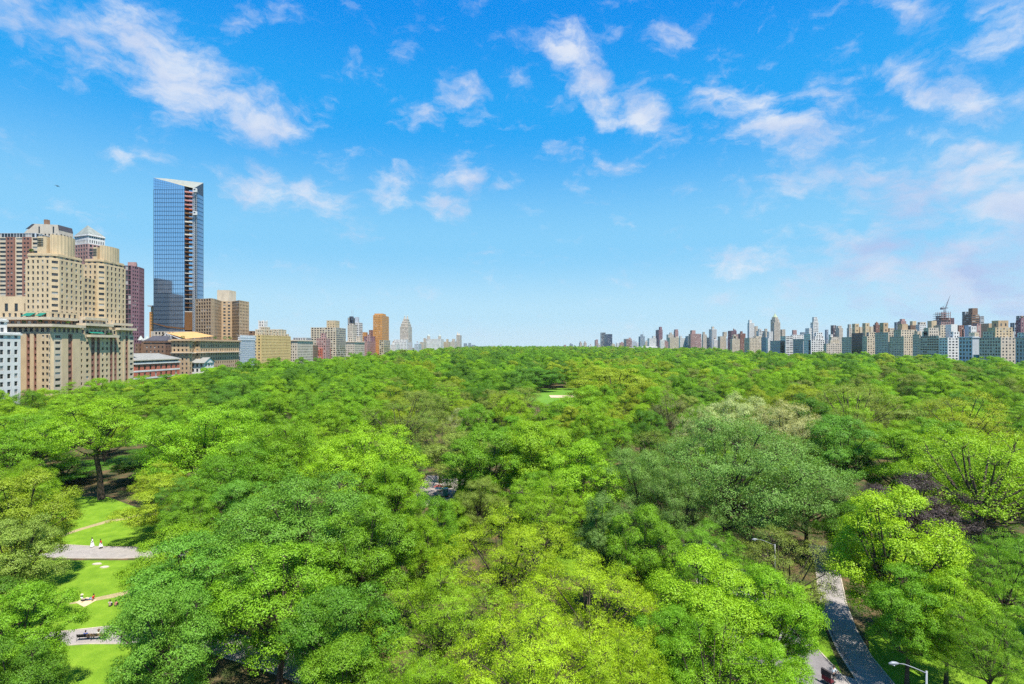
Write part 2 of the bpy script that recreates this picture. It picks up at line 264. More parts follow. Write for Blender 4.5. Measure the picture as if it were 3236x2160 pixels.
# ---------------------------------------------------------------- buildings
STY = dict(std=(3.3, 3.4, .42, .5), fine=(2.6, 3.2, .42, .52), wide=(4.2, 3.4, .55, .5), ribbon=(6.0, 3.5, .88, .42), grid=(2.4, 3.3, .62, .6), glass=(2.2, 4.0, .93, .86), big=(3.6, 4.0, .5, .62), blank=(40, 60, .02, .02), balc=(3.4, 3.2, .78, .62), tower=(2.3, 3.3, .5, .58), screen=(1.9, 2.2, .18, .6))
class Bld:
    """one building: wall volumes + window panes, written to a thing with parts"""
    def __init__(s, name, label, cat='building', group=None, sep=0):
        s.name, s.label, s.cat, s.group, s.sep = name, label, cat, group, sep; s.parts = {}; s.panes = []; s.roof = MB(); s.bb = []; s.rng = random.Random(hash(label) % 9973 if False else sum(map(ord, label)))
    def mb(s, part, m):
        k = (part, m.name)
        if k not in s.parts: s.parts[k] = (MB(), m)
        return s.parts[k][0]
    def new(s, part, m): k = (part, '%s#%d' % (m.name, len(s.parts))); s.parts[k] = (MB(), m); return s.parts[k][0]
    def facade(s, W, p0, p1, z0, z1, sty, gl=None, fine=True, edge=.6):
        bay, sto, ww, wh = STY[sty] if isinstance(sty, str) else sty
        p0 = np.array(p0, float); p1 = np.array(p1, float); d = p1 - p0; L = float(np.hypot(*d))
        if L < .3 or z1 - z0 < .5: return
        u = d / L; nrm = np.array([u[1], -u[0]])
        nc = max(1, int(round((L - 2 * edge) / bay))); nr = max(1, int(round((z1 - z0) / sto)))
        def pt(a, z, dep=0.0): return (p0[0] + u[0] * a - nrm[0] * dep, p0[1] + u[1] * a - nrm[1] * dep, z)
        if sty == 'blank': W.quad(pt(0, z0), pt(L, z0), pt(L, z1), pt(0, z1)); return
        e = min(edge, L * .1); cw = (L - 2 * e) / nc; ch = (z1 - z0) / nr
        mid = (p0 + p1) / 2; dist = math.hypot(*mid)
        if not fine: W.quad(pt(0, z0), pt(L, z0), pt(L, z1), pt(0, z1))
        else:
            W.quad(pt(0, z0), pt(e, z0), pt(e, z1), pt(0, z1)); W.quad(pt(L - e, z0), pt(L, z0), pt(L, z1), pt(L - e, z1))
        for i in range(nc):
            a0 = e + i * cw; a1 = a0 + cw; wa0 = a0 + cw * (1 - ww) / 2; wa1 = a1 - cw * (1 - ww) / 2
            if fine: W.quad(pt(a0, z0), pt(wa0, z0), pt(wa0, z1), pt(a0, z1)); W.quad(pt(wa1, z0), pt(a1, z0), pt(a1, z1), pt(wa1, z1))
            zp = z0
            for j in range(nr):
                b0 = z0 + j * ch; wb0 = b0 + ch * (1 - wh) * .55; wb1 = wb0 + ch * wh
                if fine:
                    W.quad(pt(wa0, zp), pt(wa1, zp), pt(wa1, wb0), pt(wa0, wb0)); r = .28
                    W.quad(pt(wa0, wb0), pt(wa1, wb0), pt(wa1, wb0, r), pt(wa0, wb0, r)); W.quad(pt(wa1, wb1), pt(wa0, wb1), pt(wa0, wb1, r), pt(wa1, wb1, r))
                    W.quad(pt(wa0, wb1), pt(wa0, wb0), pt(wa0, wb0, r), pt(wa0, wb1, r)); W.quad(pt(wa1, wb0), pt(wa1, wb1), pt(wa1, wb1, r), pt(wa1, wb0, r))
                    zp = wb1; dep = .27
                else: dep = -.07
                k = s.rng.random(); g = gl if gl is not None else (0 if k < .6 else 1 if k < .86 else 2)
                s.panes.append((wa1 - wa0, wb1 - wb0, dist, pt((wa0 + wa1) / 2, (wb0 + wb1) / 2, dep), u, g))
            if fine: W.quad(pt(wa0, zp), pt(wa1, zp), pt(wa1, z1), pt(wa0, z1))
    def vol(s, pl, z0, z1, m, sty='std', part='wall', roof='roofgrey', gl=None, fine=None, seen=None, parapet=.9, cornice=0, stys=None, edge=.6):
        """prism with windowed faces where the camera side can see them, a roof with parapet, optional cornice"""
        W = s.mb(part, m) if part == 'wall' else s.new(part, m); n = len(pl); c = np.mean(np.array(pl), 0); s.bb.append((c[0], c[1], z0))
        dist = math.hypot(*c); fine = (dist < 640) if fine is None else fine
        for i in range(n):
            a, b = pl[i], pl[(i + 1) % n]; nx, ny = b[1] - a[1], -(b[0] - a[0])
            vis = (nx * (0 - a[0]) + ny * (0 - a[1])) > 0
            sy = stys[i] if stys else sty
            if vis and sy != 'blank': s.facade(W, a, b, z0, z1, sy, gl, fine, edge)
            else: W.quad((*a, z0), (*b, z0), (*b, z1), (*a, z1))
        k = .35 / max(.5, min(np.ptp([p[0] for p in pl]), np.ptp([p[1] for p in pl])) / 2)
        inn = [(p[0] + (c[0] - p[0]) * k, p[1] + (c[1] - p[1]) * k) for p in pl]; zr = z1 - parapet if parapet else z1
        for i in range(n):
            a, b, ai, bi = pl[i], pl[(i + 1) % n], inn[i], inn[(i + 1) % n]
            W.quad((*a, z1), (*b, z1), (*bi, z1), (*ai, z1))
            if parapet: W.quad((*bi, z1), (*bi, zr), (*ai, zr), (*ai, z1))
        s.new('roof', mat('roof_' + roof, PAL[roof])).poly([(*p, zr) for p in inn])
        if cornice:
            o = [(p[0] + (p[0] - c[0]) / max(1, abs(p[0] - c[0])) * cornice, p[1] + (p[1] - c[1]) / max(1, abs(p[1] - c[1])) * cornice) for p in pl]
            s.new('cornice', m).prism(o, z1 - 1.5, z1 - .5, bot=True); 
    def box(s, x0, x1, y0, y1, z0, z1, m, **k): s.vol([(x0, y0), (x1, y0), (x1, y1), (x0, y1)], z0, z1, m, **k)
    def tank(s, x, y, z, r=2.2, h=4.0):
        t = s.new('water_tank', mat('tank_wood', (.22, .15, .1)))
        for a in (.8, 2.4, 3.9, 5.5): t.box(x + r * .7 * math.cos(a) - .12, x + r * .7 * math.cos(a) + .12, y + r * .7 * math.sin(a) - .12, y + r * .7 * math.sin(a) + .12, z, z + 2.5)
        t.cone(x, y, z + 2.5, z + 2.5 + h, r, r, 12); t.cone(x, y, z + 2.5 + h, z + 4.2 + h, r * 1.08, .05, 12)
    def done(s):
        b = np.array(s.bb); c = b.mean(0); root = empty(s.name, (c[0], c[1], b[:, 2].min())); tag(root, s.label, s.cat, s.group)
        for (part, _), (mb, m) in s.parts.items(): mb.build(part, m, root)
        pn = sorted(s.panes, key=lambda p: -p[0] * p[1] / p[2] ** 2); nsep = s.sep
        if nsep:
            for (wd, hh, d, pos, u, g) in pn[:nsep]:
                key = ('pane', round(wd, 2), round(hh, 2), g); me = _panes.get(key)
                if me is None:
                    mb = MB(); a, h2 = wd / 2, hh / 2; mb.quad((-a, 0, -h2), (a, 0, -h2), (a, 0, h2), (-a, 0, h2), 0)
                    for (x0, x1, z0, z1) in ((-a, -a + .07, -h2, h2), (a - .07, a, -h2, h2), (-a + .07, a - .07, -.04, .04), (-a + .07, a - .07, h2 - .07, h2), (-a + .07, a - .07, -h2, -h2 + .07)): mb.quad((x0, -.05, z0), (x1, -.05, z0), (x1, -.05, z1), (x0, -.05, z1), 1)
                    me = mb.mesh('window'); me.materials.append(GL[g] if g >= 0 else BLUEG); me.materials.append(mat('window_frame', (.3, .28, .25), var=0)); _panes[key] = me
                o = bpy.data.objects.new('window', me); COL.objects.link(o); o.parent = root; o.matrix_parent_inverse = Matrix.Translation(-root.location)
                o.location = pos; o.rotation_euler = (0, 0, math.atan2(u[1], u[0]))
            pn = pn[nsep:]
        if pn:
            mb = MB()
            for (wd, hh, d, (x, y, z), u, g) in pn:
                ax, ay = u[0] * wd / 2, u[1] * wd / 2; mb.quad((x - ax, y - ay, z - hh / 2), (x + ax, y + ay, z - hh / 2), (x + ax, y + ay, z + hh / 2), (x - ax, y - ay, z + hh / 2), g if g >= 0 else 4)
            o = mb.build('window', GL + [BLUEG], root); o['kind'] = 'stuff'
        return root
_panes = {}
def rect(a, c, b, D, right, cap=70):                # footprint whose visible corner stands at photo column c, depth D
    x = xt(c, D)
    if right: x1 = xt(b, D); y1 = x * F / (a - CX) if a - CX > 1 else D + cap; xs = (x, x1)
    else: x1 = xt(a, D); y1 = x * F / (b - CX) if b - CX < -1 else D + cap; xs = (x1, x)
    y1 = min(max(y1, D + 8), D + cap); return xs[0], xs[1], D, y1
def tower(name, label, a, c, b, yt, D, colr, sty='std', tiers=(), right=True, plane=None, roof='roofgrey', cap=70, cat='building', extra=None, z0=None, sep=0, roofbits=True, cornice=0, stys=None, gl=None):
    if D is None: D = (540 if right else -250) * F / (c - CX)
    x0, x1, y0, y1 = rect(a, c, b, D, right, cap); zz = zt(yt, D); g = (gz((x0 + x1) / 2, D) - 2) if z0 is None else z0
    B = Bld(name, label, cat, sep=sep); m = wallm(colr)
    st4 = [stys[0], stys[1], 'blank', stys[1]] if stys else None
    B.box(x0, x1, y0, y1, g, zz, m, sty=sty, roof=roof, cornice=cornice, stys=st4, gl=gl)
    for t in tiers:
        ta, tb, ty = t[:3]; tcol = t[3] if len(t) > 3 else colr; tst = t[4] if len(t) > 4 else sty; dd = t[5] if len(t) > 5 else 2.0
        Dt = D + dd; tcx = ta + (tb - ta) * (.32 if right else .68)
        off = ta < a - 2 or tb > b + 2
        if not off: Dt = min(max(Dt, ((x0 + 1) if right else (x1 - 1)) * F / (tcx - CX)), max(Dt, y1 - 7))
        q = rect(ta, tcx, tb, Dt, right, max(6, min(24, y1 - Dt - 1))); B.box(*q, g if off else zz - .8, zt(ty, Dt), wallm(tcol), sty=tst, part='penthouse', parapet=.5)
    if roofbits and x1 - x0 > 9 and not tiers:
        r = B.rng; k = r.uniform(.25, .5) * (x1 - x0); xx = r.uniform(x0 + 1, x1 - k - 1); h = r.uniform(2.5, 5)
        B.box(xx, xx + k, y0 + 3, min(y1 - 1, y0 + 9), zz - .8, zz + h, m, sty='blank', part='bulkhead', parapet=0)
        if r.random() < .4: B.tank((x0 + x1) / 2 + r.uniform(-2, 2), y0 + 5, zz - .9 if r.random() < .5 else zz + h * .0, 1.7, 3.2)
    if extra: extra(B, x0, x1, y0, y1, zz)
    return B.done()
def RT(*a, **k): return tower(*a, right=True, **k)
def LT(*a, **k): return tower(*a, right=False, **k)
def spire(B, x, y, z0, z1, r, m, n=8, part='spire'): B.new(part, m).cone(x, y, z0, z1, r, .02, n)
PLANT = mat('terrace_leaf', (.07, .16, .02), var=.3)
def shrub(label, x, y, z, r=1.0):                   # small leafy terrace bush in a planter
    rng = np.random.default_rng(int(abs(x * 7 + y * 13)) % 9999); mb = MB(); root = empty('terrace_shrub', (x, y, z)); tag(root, label, 'shrub', 'planted terrace shrubs')
    for i in range(140):
        d = rng.normal(size=3); d /= np.linalg.norm(d); p = np.array([x, y, z + .5 + r * .8]) + d * r * rng.uniform(.5, 1) * np.array([1.2, 1, .8]); e1 = rng.normal(size=3) * .2; e2 = rng.normal(size=3) * .2
        mb.quad(p - e1, p - e2 * .6, p + e1, p + e2 * .6)
    mb.build('foliage', PLANT, root); k = MB(); k.box(x - r * .8, x + r * .8, y - .4, y + .4, z, z + .55); k.build('planter', wallm('brown'), root)
# --- west side, near: the white stone block, the twin-tower block and what stands behind it
B = Bld('apartment_building', 'white limestone apartment block cut off by the left edge, beside the twin-tower block', sep=100)
x = -252; yb = x * F / (65 - CX); W_ = wallm('white')
B.box(-300, x, yb - 34, yb, 3, zt(1050, yb), W_, sty=(3.6, 4.0, .46, .58), cornice=.5)
y2 = x * F / (33 - CX); B.box(-296, x - 4, yb - 30, yb - 3, zt(1050, yb) - .8, zt(1008, yb), W_, sty=(3.6, 4.0, .5, .6), part='penthouse', cornice=.4)
B.done()
def century():
    B = Bld('apartment_building', 'tan brick apartment block with two stepped towers and planted terraces', sep=100); m = wallm('buff'); m2 = wallm('cream'); bm = wallm('redbrown')
    x = -250; yS, yN = 278.0, 338.0; zb = 51.0; S1 = (3.3, 3.35, .42, .5)
    B.box(-330, x - 2.2, yS + 1.5, yN, 3, zb + 1, m, sty='blank', parapet=.6)
    # south front: plain wall, two brown brick window strips, ribbon bay round the corner
    def strip(p0, p1, z0, z1, sty, mm, gl=None, pr=0.0):
        u = np.array(p1, float) - np.array(p0, float); u /= np.hypot(*u); n = np.array([u[1], -u[0]]) * pr
        a = np.array(p0) + n; b = np.array(p1) + n; W = B.mb('wall', mm); B.facade(W, tuple(a), tuple(b), z0, z1, sty, gl)
        if pr: 
            for q, qq in ((np.array(p0), a), (b, np.array(p1))): W.quad((*q, z0), (*qq, z0), (*qq, z1), (*q, z1))
    xs = xt(68, yS); rib = (6.5, 3.35, .84, .44); br = (2.2, 3.35, .8, .5)
    xb = xt(160, yS)
    e = [xs - 14, xs, xs + 2.8, xs + 4.8, xs + 6.8, xs + 8.4, xs + 10.2, xb]
    kinds = [S1, S1, 'blank', br, 'blank', br, 'blank', (2.6, 3.35, .55, .48)]
    for i in range(7): strip((e[i], yS), (e[i + 1], yS), 3, zb - 4, kinds[i + 1], bm if kinds[i + 1] is br else m, 3 if kinds[i + 1] is br else None, .02 if kinds[i + 1] is br else .3 if i % 2 else .25)
    strip((xb, yS - .3), (x - 1.0, yS - .3), 3, zb - 4, rib, m2, None, .0); 
    B.mb('wall', m).quad((x - 1.0, yS - .3, 3), (x, yS + 1.2, 3), (x, yS + 1.2, zb - 4), (x - 1.0, yS - .3, zb - 4))
    # east front strips (in metres from the south corner)
    seq = [(0, 5, rib, m2, .2), (5, 9, 'blank', m, .35), (9, 12, br, bm, 0), (12, 17, 'blank', m, .35), (17, 20, S1, m, .1), (20, 25.5, S1, m, .0), (25.5, 28, br, bm, -.2), (28, 29.6, 'blank', m, .1), (29.6, 32, br, bm, -.2), (32, 40, (3.6, 3.35, .45, .5), m, 0),
      (40, 42, br, bm, -.2), (42, 43.4, 'blank', m, .1), (43.4, 45.4, br, bm, -.2), (45.4, 51, S1, m, 0), (51, 52.6, 'blank', m, .3), (52.6, 55, br, bm, 0), (55, 56.2, 'blank', m, .3), (56.2, 60, rib, m2, .2)]
    for a, b, sy, mm, pr in seq: strip((x, yS + 1.2 + a * .98), (x, yS + 1.2 + b * .98), 3, zb - 4, sy, mm, 3 if mm is bm else None, pr)
    # overhanging terrace slabs with rails, recessed storey in their shade
    T = B.mb('terrace', wallm('cream'))
    def slab(x0, x1, y0, y1, z, h=.5): T.box(x0, x1, y0, y1, z, z + h); T.box(x1 - .15, x1, y0, y1, z + h, z + h + 1.0); T.box(x0, x1 - .15, y0, y0 + .15, z + h, z + h + 1.0); T.poly([(x0, y1, z), (x1, y1, z), (x1, y0, z), (x0, y0, z)])
    B.box(-330, x - .6, yS + .8, yS + 19, zb - 4, zb, m, sty=(3, 4, .6, .6), part='wall')
    slab(-330, x + 2.0, yS - 1.6, yS + 20, zb - .3); slab(-330, x - 1.0, yS + .4, yS + 18, zb + 3.6)
    B.box(-330, x - 3, yS + 2.2, yS + 16.8, zb + .2, zb + 3.6, wallm('brown'), sty=(3, 3.4, .7, .6))
    B.box(-330, x - 4, yS + 3.0, yS + 22, zb + 4.1, zb + 8.2, m, sty=S1)
    B.box(-330, x - .6, yS + 19.01, yN - 13, zb - 4.01, zb - .5, m, sty=(3, 4, .6, .6))
    slab(-280, x + 2.4, yS + 23, yN - 15, zb - 5.5); slab(-280, x + 1.2, yS + 21, yN - 18, zb + 1.2); slab(-280, x - .8, yS + 23, yN - 20, zb + 4.8)
    B.box(-285, x - 2.5, yS + 22, yN - 19, zb + 1.7, zb + 4.8, wallm('stone'), sty=(3, 3.2, .7, .6))
    B.box(-330, x - .5, yN - 13, yN, zb - 4, zb - .6, m, sty=(3, 3.4, .6, .6)); slab(-280, x + 1.8, yN - 14, yN + .8, zb - .6); slab(-280, x - .4, yN - 16, yN + .2, zb + 2.4)
    am = mat('awning_green', (.01, .16, .11))
    for (xa, xb_) in ((-267, -262), (-259.5, -256)): B.new('awning', am).quad((xa, yS + .2, zb + 5.6), (xb_, yS + .2, zb + 5.6), (xb_ + .6, yS + 3, zb + 7.4), (xa + .6, yS + 3, zb + 7.4))
    B.new('awning', am).quad((x + 1.8, yS + 24, zb - 3.2), (x + 1.8, yN - 26, zb - 3.2), (x, yN - 26, zb - 2.2), (x, yS + 24, zb - 2.2))
    # two towers, with chamfered ribbon corners and fluted crowns
    def twr(a, c0, c1, b, ytop, ycap, D, xf):
        x0 = xt(a, D); xe = xf; y1 = xe * F / (b - CX); z1 = zt(ytop, D); ch = 2.6
        pl = [(x0, D), (xe - ch, D), (xe, D + ch * 1.1), (xe, y1), (x0, y1)]
        B.vol(pl, zb, z1 - 3.4, m, sty=(2.9, 3.3, .42, .55), parapet=0, part='tower', stys=[(2.9, 3.3, .4, .55), rib, (3.0, 3.3, .4, .62), 'std', 'std'], edge=.3)
        B.mb('tower', m2)
        B.vol([(x0 + .8, D + .8), (xe - ch, D + .8), (xe - .9, D + ch * 1.1), (xe - .9, y1 - .5), (x0 + .8, y1 - .5)], z1 - 3.4, z1, m, sty=(3.6, 3.4, .55, .6), part='tower', cornice=.3)
        zc = zt(ycap, D + 4); mid = x0 + (xe - x0) * .55
        # louvred south block and rounded fluted east drum
        B.vol([(x0 + 4, D + 3), (mid, D + 3), (mid, y1 - 3), (x0 + 4, y1 - 3)], z1 - .9, zc - 1.2, m, sty='blank', part='crown')
        lv = B.new('louvre', GL[0]); lw_ = B.new('louvre', GL[0])
        for k in range(5): 
            zz = zc - 2.8 - k * 1.0; lv.box(mid - 5.2, mid - 1.8, D + 2.9, D + 3.3, zz, zz + .55); lw_.box(x0 + 4.6, x0 + 6.2, D + 2.9, D + 3.3, zz, zz + .55)
        cx, cy = mid + (xe - mid) * .40, (D + y1) / 2 + .5; rx, ry = (xe - mid) * .50, (y1 - D) * .36; dr = B.mb('crown', m)
        n = 44; ring = [(cx + rx * (1 + (.03 if k % 2 else -.02)) * math.cos(2 * math.pi * k / n), cy + ry * (1 + (.03 if k % 2 else -.02)) * math.sin(2 * math.pi * k / n)) for k in range(n)]
        dr.prism(ring, z1 - .9, zc)
    twr(80, 168, 188, 264, 798, 741, 289, -258); twr(262, 315, 333, 397, 817, 775, 322, -258)
    B.box(-330, xt(80, 292), 296, 312, zb, zt(938, 300), m, sty=(6, 12, .35, .5)); B.box(-276, -262, 307, 323, zb, zt(800, 310) - 14, m, sty=(2.8, 3.3, .6, .55))
    B.done()
    for i, (px, py, D, r) in enumerate(((82, 1017, 281, 1.6), (100, 792, 291, 1.1), (128, 1015, 280, .9), (325, 1026, 321, 1.3), (302, 1057, 309, 1.4), (345, 1056, 317, 1.2), (280, 1057, 303, .9), (215, 1020, 287, .9), (268, 1008, 305, 1.0), (318, 1010, 314, .9))):
        p = P(px, py, D); shrub(['pale green bush', 'small dark shrub'][i % 2] + ' on the twin-tower block, ' + ['near terrace left end', 'roof of nearer tower', 'near terrace middle', 'second terrace middle', 'long terrace middle', 'long terrace right end', 'long terrace left end', 'near terrace right end', 'upper terrace left end', 'upper terrace right end'][i], p.x, p.y, p.z - r, r)
century()
B = Bld('apartment_tower', 'red brick slab with white balcony bands at the left edge, behind the twin-tower block'); D = 372
z1 = zt(748, D); x0, x1 = xt(-60, D), xt(122, D)
n = 7; ws_ = (x1 - x0) / n
for k in range(n): B.box(x0 + k * ws_, x0 + (k + 1) * ws_ - (.0 if k == n - 1 else .01), D + (0 if k % 2 else 1.0), D + 22, 3, z1, wallm('redbrown') if k % 2 else wallm('cream'), sty=(2.8, 3.1, .62, .42) if k % 2 else (6, 3.1, .96, .5), fine=True, parapet=0, part='wall')
B.box(x0, x1 - 5, D + 3, D + 18, z1, z1 + 3.5, wallm('pale'), sty='glass', part='penthouse'); B.done()
B = Bld('office_tower', 'pale stone tower with dark sloping mansard roof and chimney, behind the twin-tower block'); D = 440; m = wallm('pink')
zl, zh = zt(735, D), zt(706, D); x0, x1, xa, xb_ = xt(76, D), xt(187, D), xt(106, D), xt(172, D)
B.box(x0, x1, D, D + 14, 3, zl, wallm('stone'), sty='std', parapet=0)
c = B.mb('crown', wallm('stone')); rf = B.mb('mansard_roof', mat('slate', (.07, .07, .085)))
c.poly([(x0, D, zl), (x1, D, zl), (xb_ + 3, D, zh - 1), (xa, D, zh)]); c.poly([(xa, D, zh), (xb_ + 3, D, zh - 1), (xb_ + 3, D + 14, zh - 1), (xa, D + 14, zh)]); c.poly([(x1, D + 14, zl), (x0, D + 14, zl), (xa, D + 14, zh), (xb_ + 3, D + 14, zh - 1)])
c.quad((x0, D + 14, zl), (x0, D, zl), (xa, D, zh), (xa, D + 14, zh)); rf.quad((x1 + .1, D, zl + 2.5), (x1 + .1, D + 14, zl + 2.5), (xb_ + 3.2, D + 14, zh - 1), (xb_ + 3.2, D, zh - 1)); c.quad((x1, D, zl), (x1, D + 14, zl), (x1, D + 14, zl + 2.5), (x1, D, zl + 2.5)); rf.poly([(x0 + 1, D - .1, zl + 3), (x0 + 4.5, D - .1, zl + 3.5), (xa + 1, D - .1, zh - .3), (xa - 1.2, D - .1, zh - .3)])
for px in (122, 167): B.new('slot', GL[0]).box(xt(px, D), xt(px, D) + 1.1, D - .12, D + .2, zl, zh - 2.5)
B.mb('chimney', wallm('brown')).box(xt(125, D), xt(135, D), D + 4, D + 7, zh - 1, zt(689, D)); B.done()
B = Bld('office_tower', 'pale tower with grey-green pyramid roof, rising behind the twin-tower block'); D = 470; zz = zt(738, D); x0, x1 = xt(236, D), xt(330, D); xm = xt(283, D + 13); pc = xt(279, D)
pl = [(xt(236, D + 7), D + 7), (pc, D), (xt(332, D + 14), D + 14), (xt(300, D + 26), D + 26), (xt(252, D + 24), D + 24)]
B.vol(pl, 3, zz - 9, wallm('pink'), sty=(3.4, 3.6, .6, .6), fine=True, parapet=0); B.vol(pl, zz - 9, zz, wallm('white'), sty=(1.9, 4.5, .5, .6), fine=True, part='crown', parapet=0, cornice=.6)
ap = (xt(277, D + 13), D + 13, zt(711, D + 13)); rr = B.new('pyramid_roof', mat('roof_slate_green', (.22, .245, .225), var=.25))
for i in range(5): a, b = pl[i], pl[(i + 1) % 5]; rr.poly([(*a, zz + .1), (*b, zz + .1), ap])
B.done()
B = Bld('apartment_tower', 'purple brick tower with glazed bay beside the farther twin tower'); D = 420
B.vol([(xt(385, D), D), (xt(416, D), D), (xt(440, D + 8), D + 8), (xt(456, D + 18), D + 18), (xt(385, D), D + 18)], 3, zt(838, D), wallm('purple'), sty=(2.1, 3.0, .62, .5), fine=True, stys=['glass', (2.1, 3.0, .62, .5), (2.1, 3.0, .62, .5), 'std', 'std'])
B.vol([(xt(392, D), D + 4), (xt(420, D), D + 4), (xt(434, D + 14), D + 14), (xt(400, D + 14), D + 20)], zt(838, D), zt(825, D), wallm('pink'), sty='blank', part='penthouse'); B.done()
B = Bld('apartment_tower', 'stepped brown tower outside the left edge, mirrored in the glass tower'); B.box(-520, -478, 440, 470, 3, 132, wallm('brown')); B.box(-478, -462, 440, 470, 3, 112, wallm('brown'), part='wing'); B.done()
# --- the glass tower with its recessed balconies, bronze wedge, sloping roof, and the hoist on its side
def glass_tower():
    B = Bld('glass_tower', 'tall blue glass tower with sloping roof, tallest building in the view', 'skyscraper'); dk = mat('mullion_dark', (.05, .075, .11), .4, .5, var=0)
    D = 580; xA, xB = xt(485, D), xt(583, D); xC = xt(613, 584); yC = 584; yN = 602; xN = xt(643, yN)
    zw, zs, zc_, zn = zt(561, D), zt(587, D), zt(594, yC), zt(577, yN); znw = zn + 5; zb = zt(1048, D)
    W = B.mb('curtain_wall', dk); zf = zs - 4
    for (a, b, bay) in (((xA, D), (xB, D), 2.05), ((xC, yC), (xN, yN), 2.1)): 
        z1 = zf if b[0] == xB else zc_ - 4; B.facade(W, a, b, zb, z1, (bay, 4.85, .94, .92), -1, True, .15)
        # sloping top band of glass
        zl, zr = (zw, zs) if b[0] == xB else (zc_, zn); n = 17 if b[0] == xB else 9; G = B.new('glass_band', BLUEG)
        for i in range(n):
            for j in range(4):
                t0, t1 = (i + .06) / n, (i + .94) / n; f0, f1 = (j + .04) / 4, (j + .96) / 4; L = lambda t, f: (a[0] + (b[0] - a[0]) * t, a[1] + (b[1] - a[1]) * t, z1 + (zl + (zr - zl) * t - z1) * f)
                G.quad(*[(p[0], p[1] - .06, p[2]) for p in (L(t0, f0), L(t1, f0), L(t1, f1), L(t0, f1))])
        W.quad((*a, z1), (*b, z1), (*b, zr), (*a, zl))
    # balcony recess between the two fronts
    xr, yr = xB + .3, D + 7.5
    W.quad((xB, D, zb), (xr, yr, zb), (xr, yr, zs), (xB, D, zs)); G2 = B.mb('balcony_glazing', BLUEG)
    W.quad((xC, yC + 6, zb), (xC, yC, zb), (xC, yC, zc_), (xC, yC + 6, zc_))
    zz = zt(985, D); k = 0
    while zz < zs - 3:
        cx = [(xB, D + .3), (xC, yC + .3), (xC, yC + 6), (xr, yr)]
        top = zz > zt(750, D); mm = mat('netting_orange', (.55, .14, .05)) if k in (29, 24, 17) else mat('netting_pink', (.52, .24, .2)) if zz > zt(670, D) else mat('bronze_panel', (.24, .11, .035), .45, .5, .3) if k % 3 else wallm('stone')
        B.mb('balcony', mm).prism(cx, zz, zz + (1.5 if top else .9), bot=True)
        G2.quad((xr + .2, yr - .3, zz + 1), (xC - .1, yC + 5.6, zz + 1), (xC - .1, yC + 5.6, zz + 4.2), (xr + .2, yr - .3, zz + 4.2)); W.quad((xr + .2, yr - .2, zz), (xC - .1, yC + 5.7, zz), (xC - .1, yC + 5.7, zz + 4.85), (xr + .2, yr - .2, zz + 4.85))
        zz += 4.85; k += 1
    br = B.new('bronze_wedge', mat('bronze_panel', (.24, .11, .035), .45, .5, .3)); z9 = zt(985, D)
    br.quad((xB - .8, D - .05, zb + 2), (xC - .5, yC - .1, zb + 2), (xC, yC, z9), (xB + .5, D, z9)); br.poly([(xA, D - .3, zt(1022, D)), (xA + 16, D - .3, zt(1034, D)), (xB, D - .3, zt(1040, D)), (xB, D - .3, zt(1036, D)), (xA + 16, D - .3, zt(1030, D)), (xA, D - .3, zt(1019, D))])
    B.new('sloping_roof', mat('roof_white', (.27, .285, .25))).poly([(xA, D, zw), ((xB + xA) / 2, D + 12, zs + 6), (xN, yN, zn), (xA, yN, znw)]); 
    B.new('sloping_roof', mat('roof_white', (.27, .285, .25))).poly([((xB + xA) / 2, D + 12, zs + 6), (xC, yC, zc_), (xN, yN, zn)]); B.mb('roof_edge', mat('gold_panel', (.62, .45, .12), .4, .5)).poly([((xB + xA) / 2 + 2, D + .2, zw + (zs - zw) * .55 + .25), (xB, D, zs + .2), (xC, yC, zc_ + .2), ((xB + xA) / 2 + 9, D + 9, zs + 4.2)])
    W.quad((xN, yN, zb), (xA, yN, zb), (xA, yN, znw), (xN, yN, zn)); W.quad((xA, yN, zb), (xA, D, zb), (xA, D, zw), (xA, yN, znw))
    B.box(xA - 1, xN - 2, D - 3, yN, 3, zb + .5, wallm('stone'), sty='big', part='podium'); B.bb.append((xA, D, 3)); B.done()
    # construction hoist
    h = empty('construction_hoist', (xC + 2, yC - 2, 5)); tag(h, 'grey lattice construction hoist climbing the right side of the glass tower', 'hoist'); st = mat('galvanised_steel', (.45, .46, .47), .5, .5, .2)
    mb = MB(); X0, X1, Y0 = xC + .3, xC + 4.2, yC - 2.6; zt_ = zt(604, 584)
    for (xx, yy) in ((X0, Y0), (X0 + 2, Y0), (X0, Y0 + 2), (X0 + 2, Y0 + 2)): mb.box(xx - .18, xx + .18, yy - .18, yy + .18, 6, zt_)
    z = 8
    while z < zt_ - 3:
        mb.box(X0, X0 + 2, Y0 - .12, Y0 + .12, z - .15, z + .15); mb.tube([(X0, Y0, z), (X0 + 2, Y0, z + 2.4)], .15, 4); mb.tube([(X0 + 2, Y0, z), (X0, Y0, z + 2.4)], .12, 4); mb.box(X0 + 2, X1, Y0 + .5, Y0 + 2.4, z - .1, z + .2)
        z += 2.4
    mb.build('mast', st, h); m3 = MB(); m3.box(X1 + .2, X1 + .5, Y0 - .4, Y0 - .1, 6, zt_ + 3); m3.build('guide_rail', st, h)
    for py in (672, 600):
        c = MB(); zz = zt(py + 4, 584); c.box(X0 + 1.6, X1 + 1.6, Y0 - 2.6, Y0 - .5, zz - 2, zz + 2); c.box(X0 + 2.4, X1 + .8, Y0 - 2.7, Y0 - 2.55, zz - .3, zz + 1.2, 1); c.build('cabin', [wallm('white'), GL[1]], h)
glass_tower()
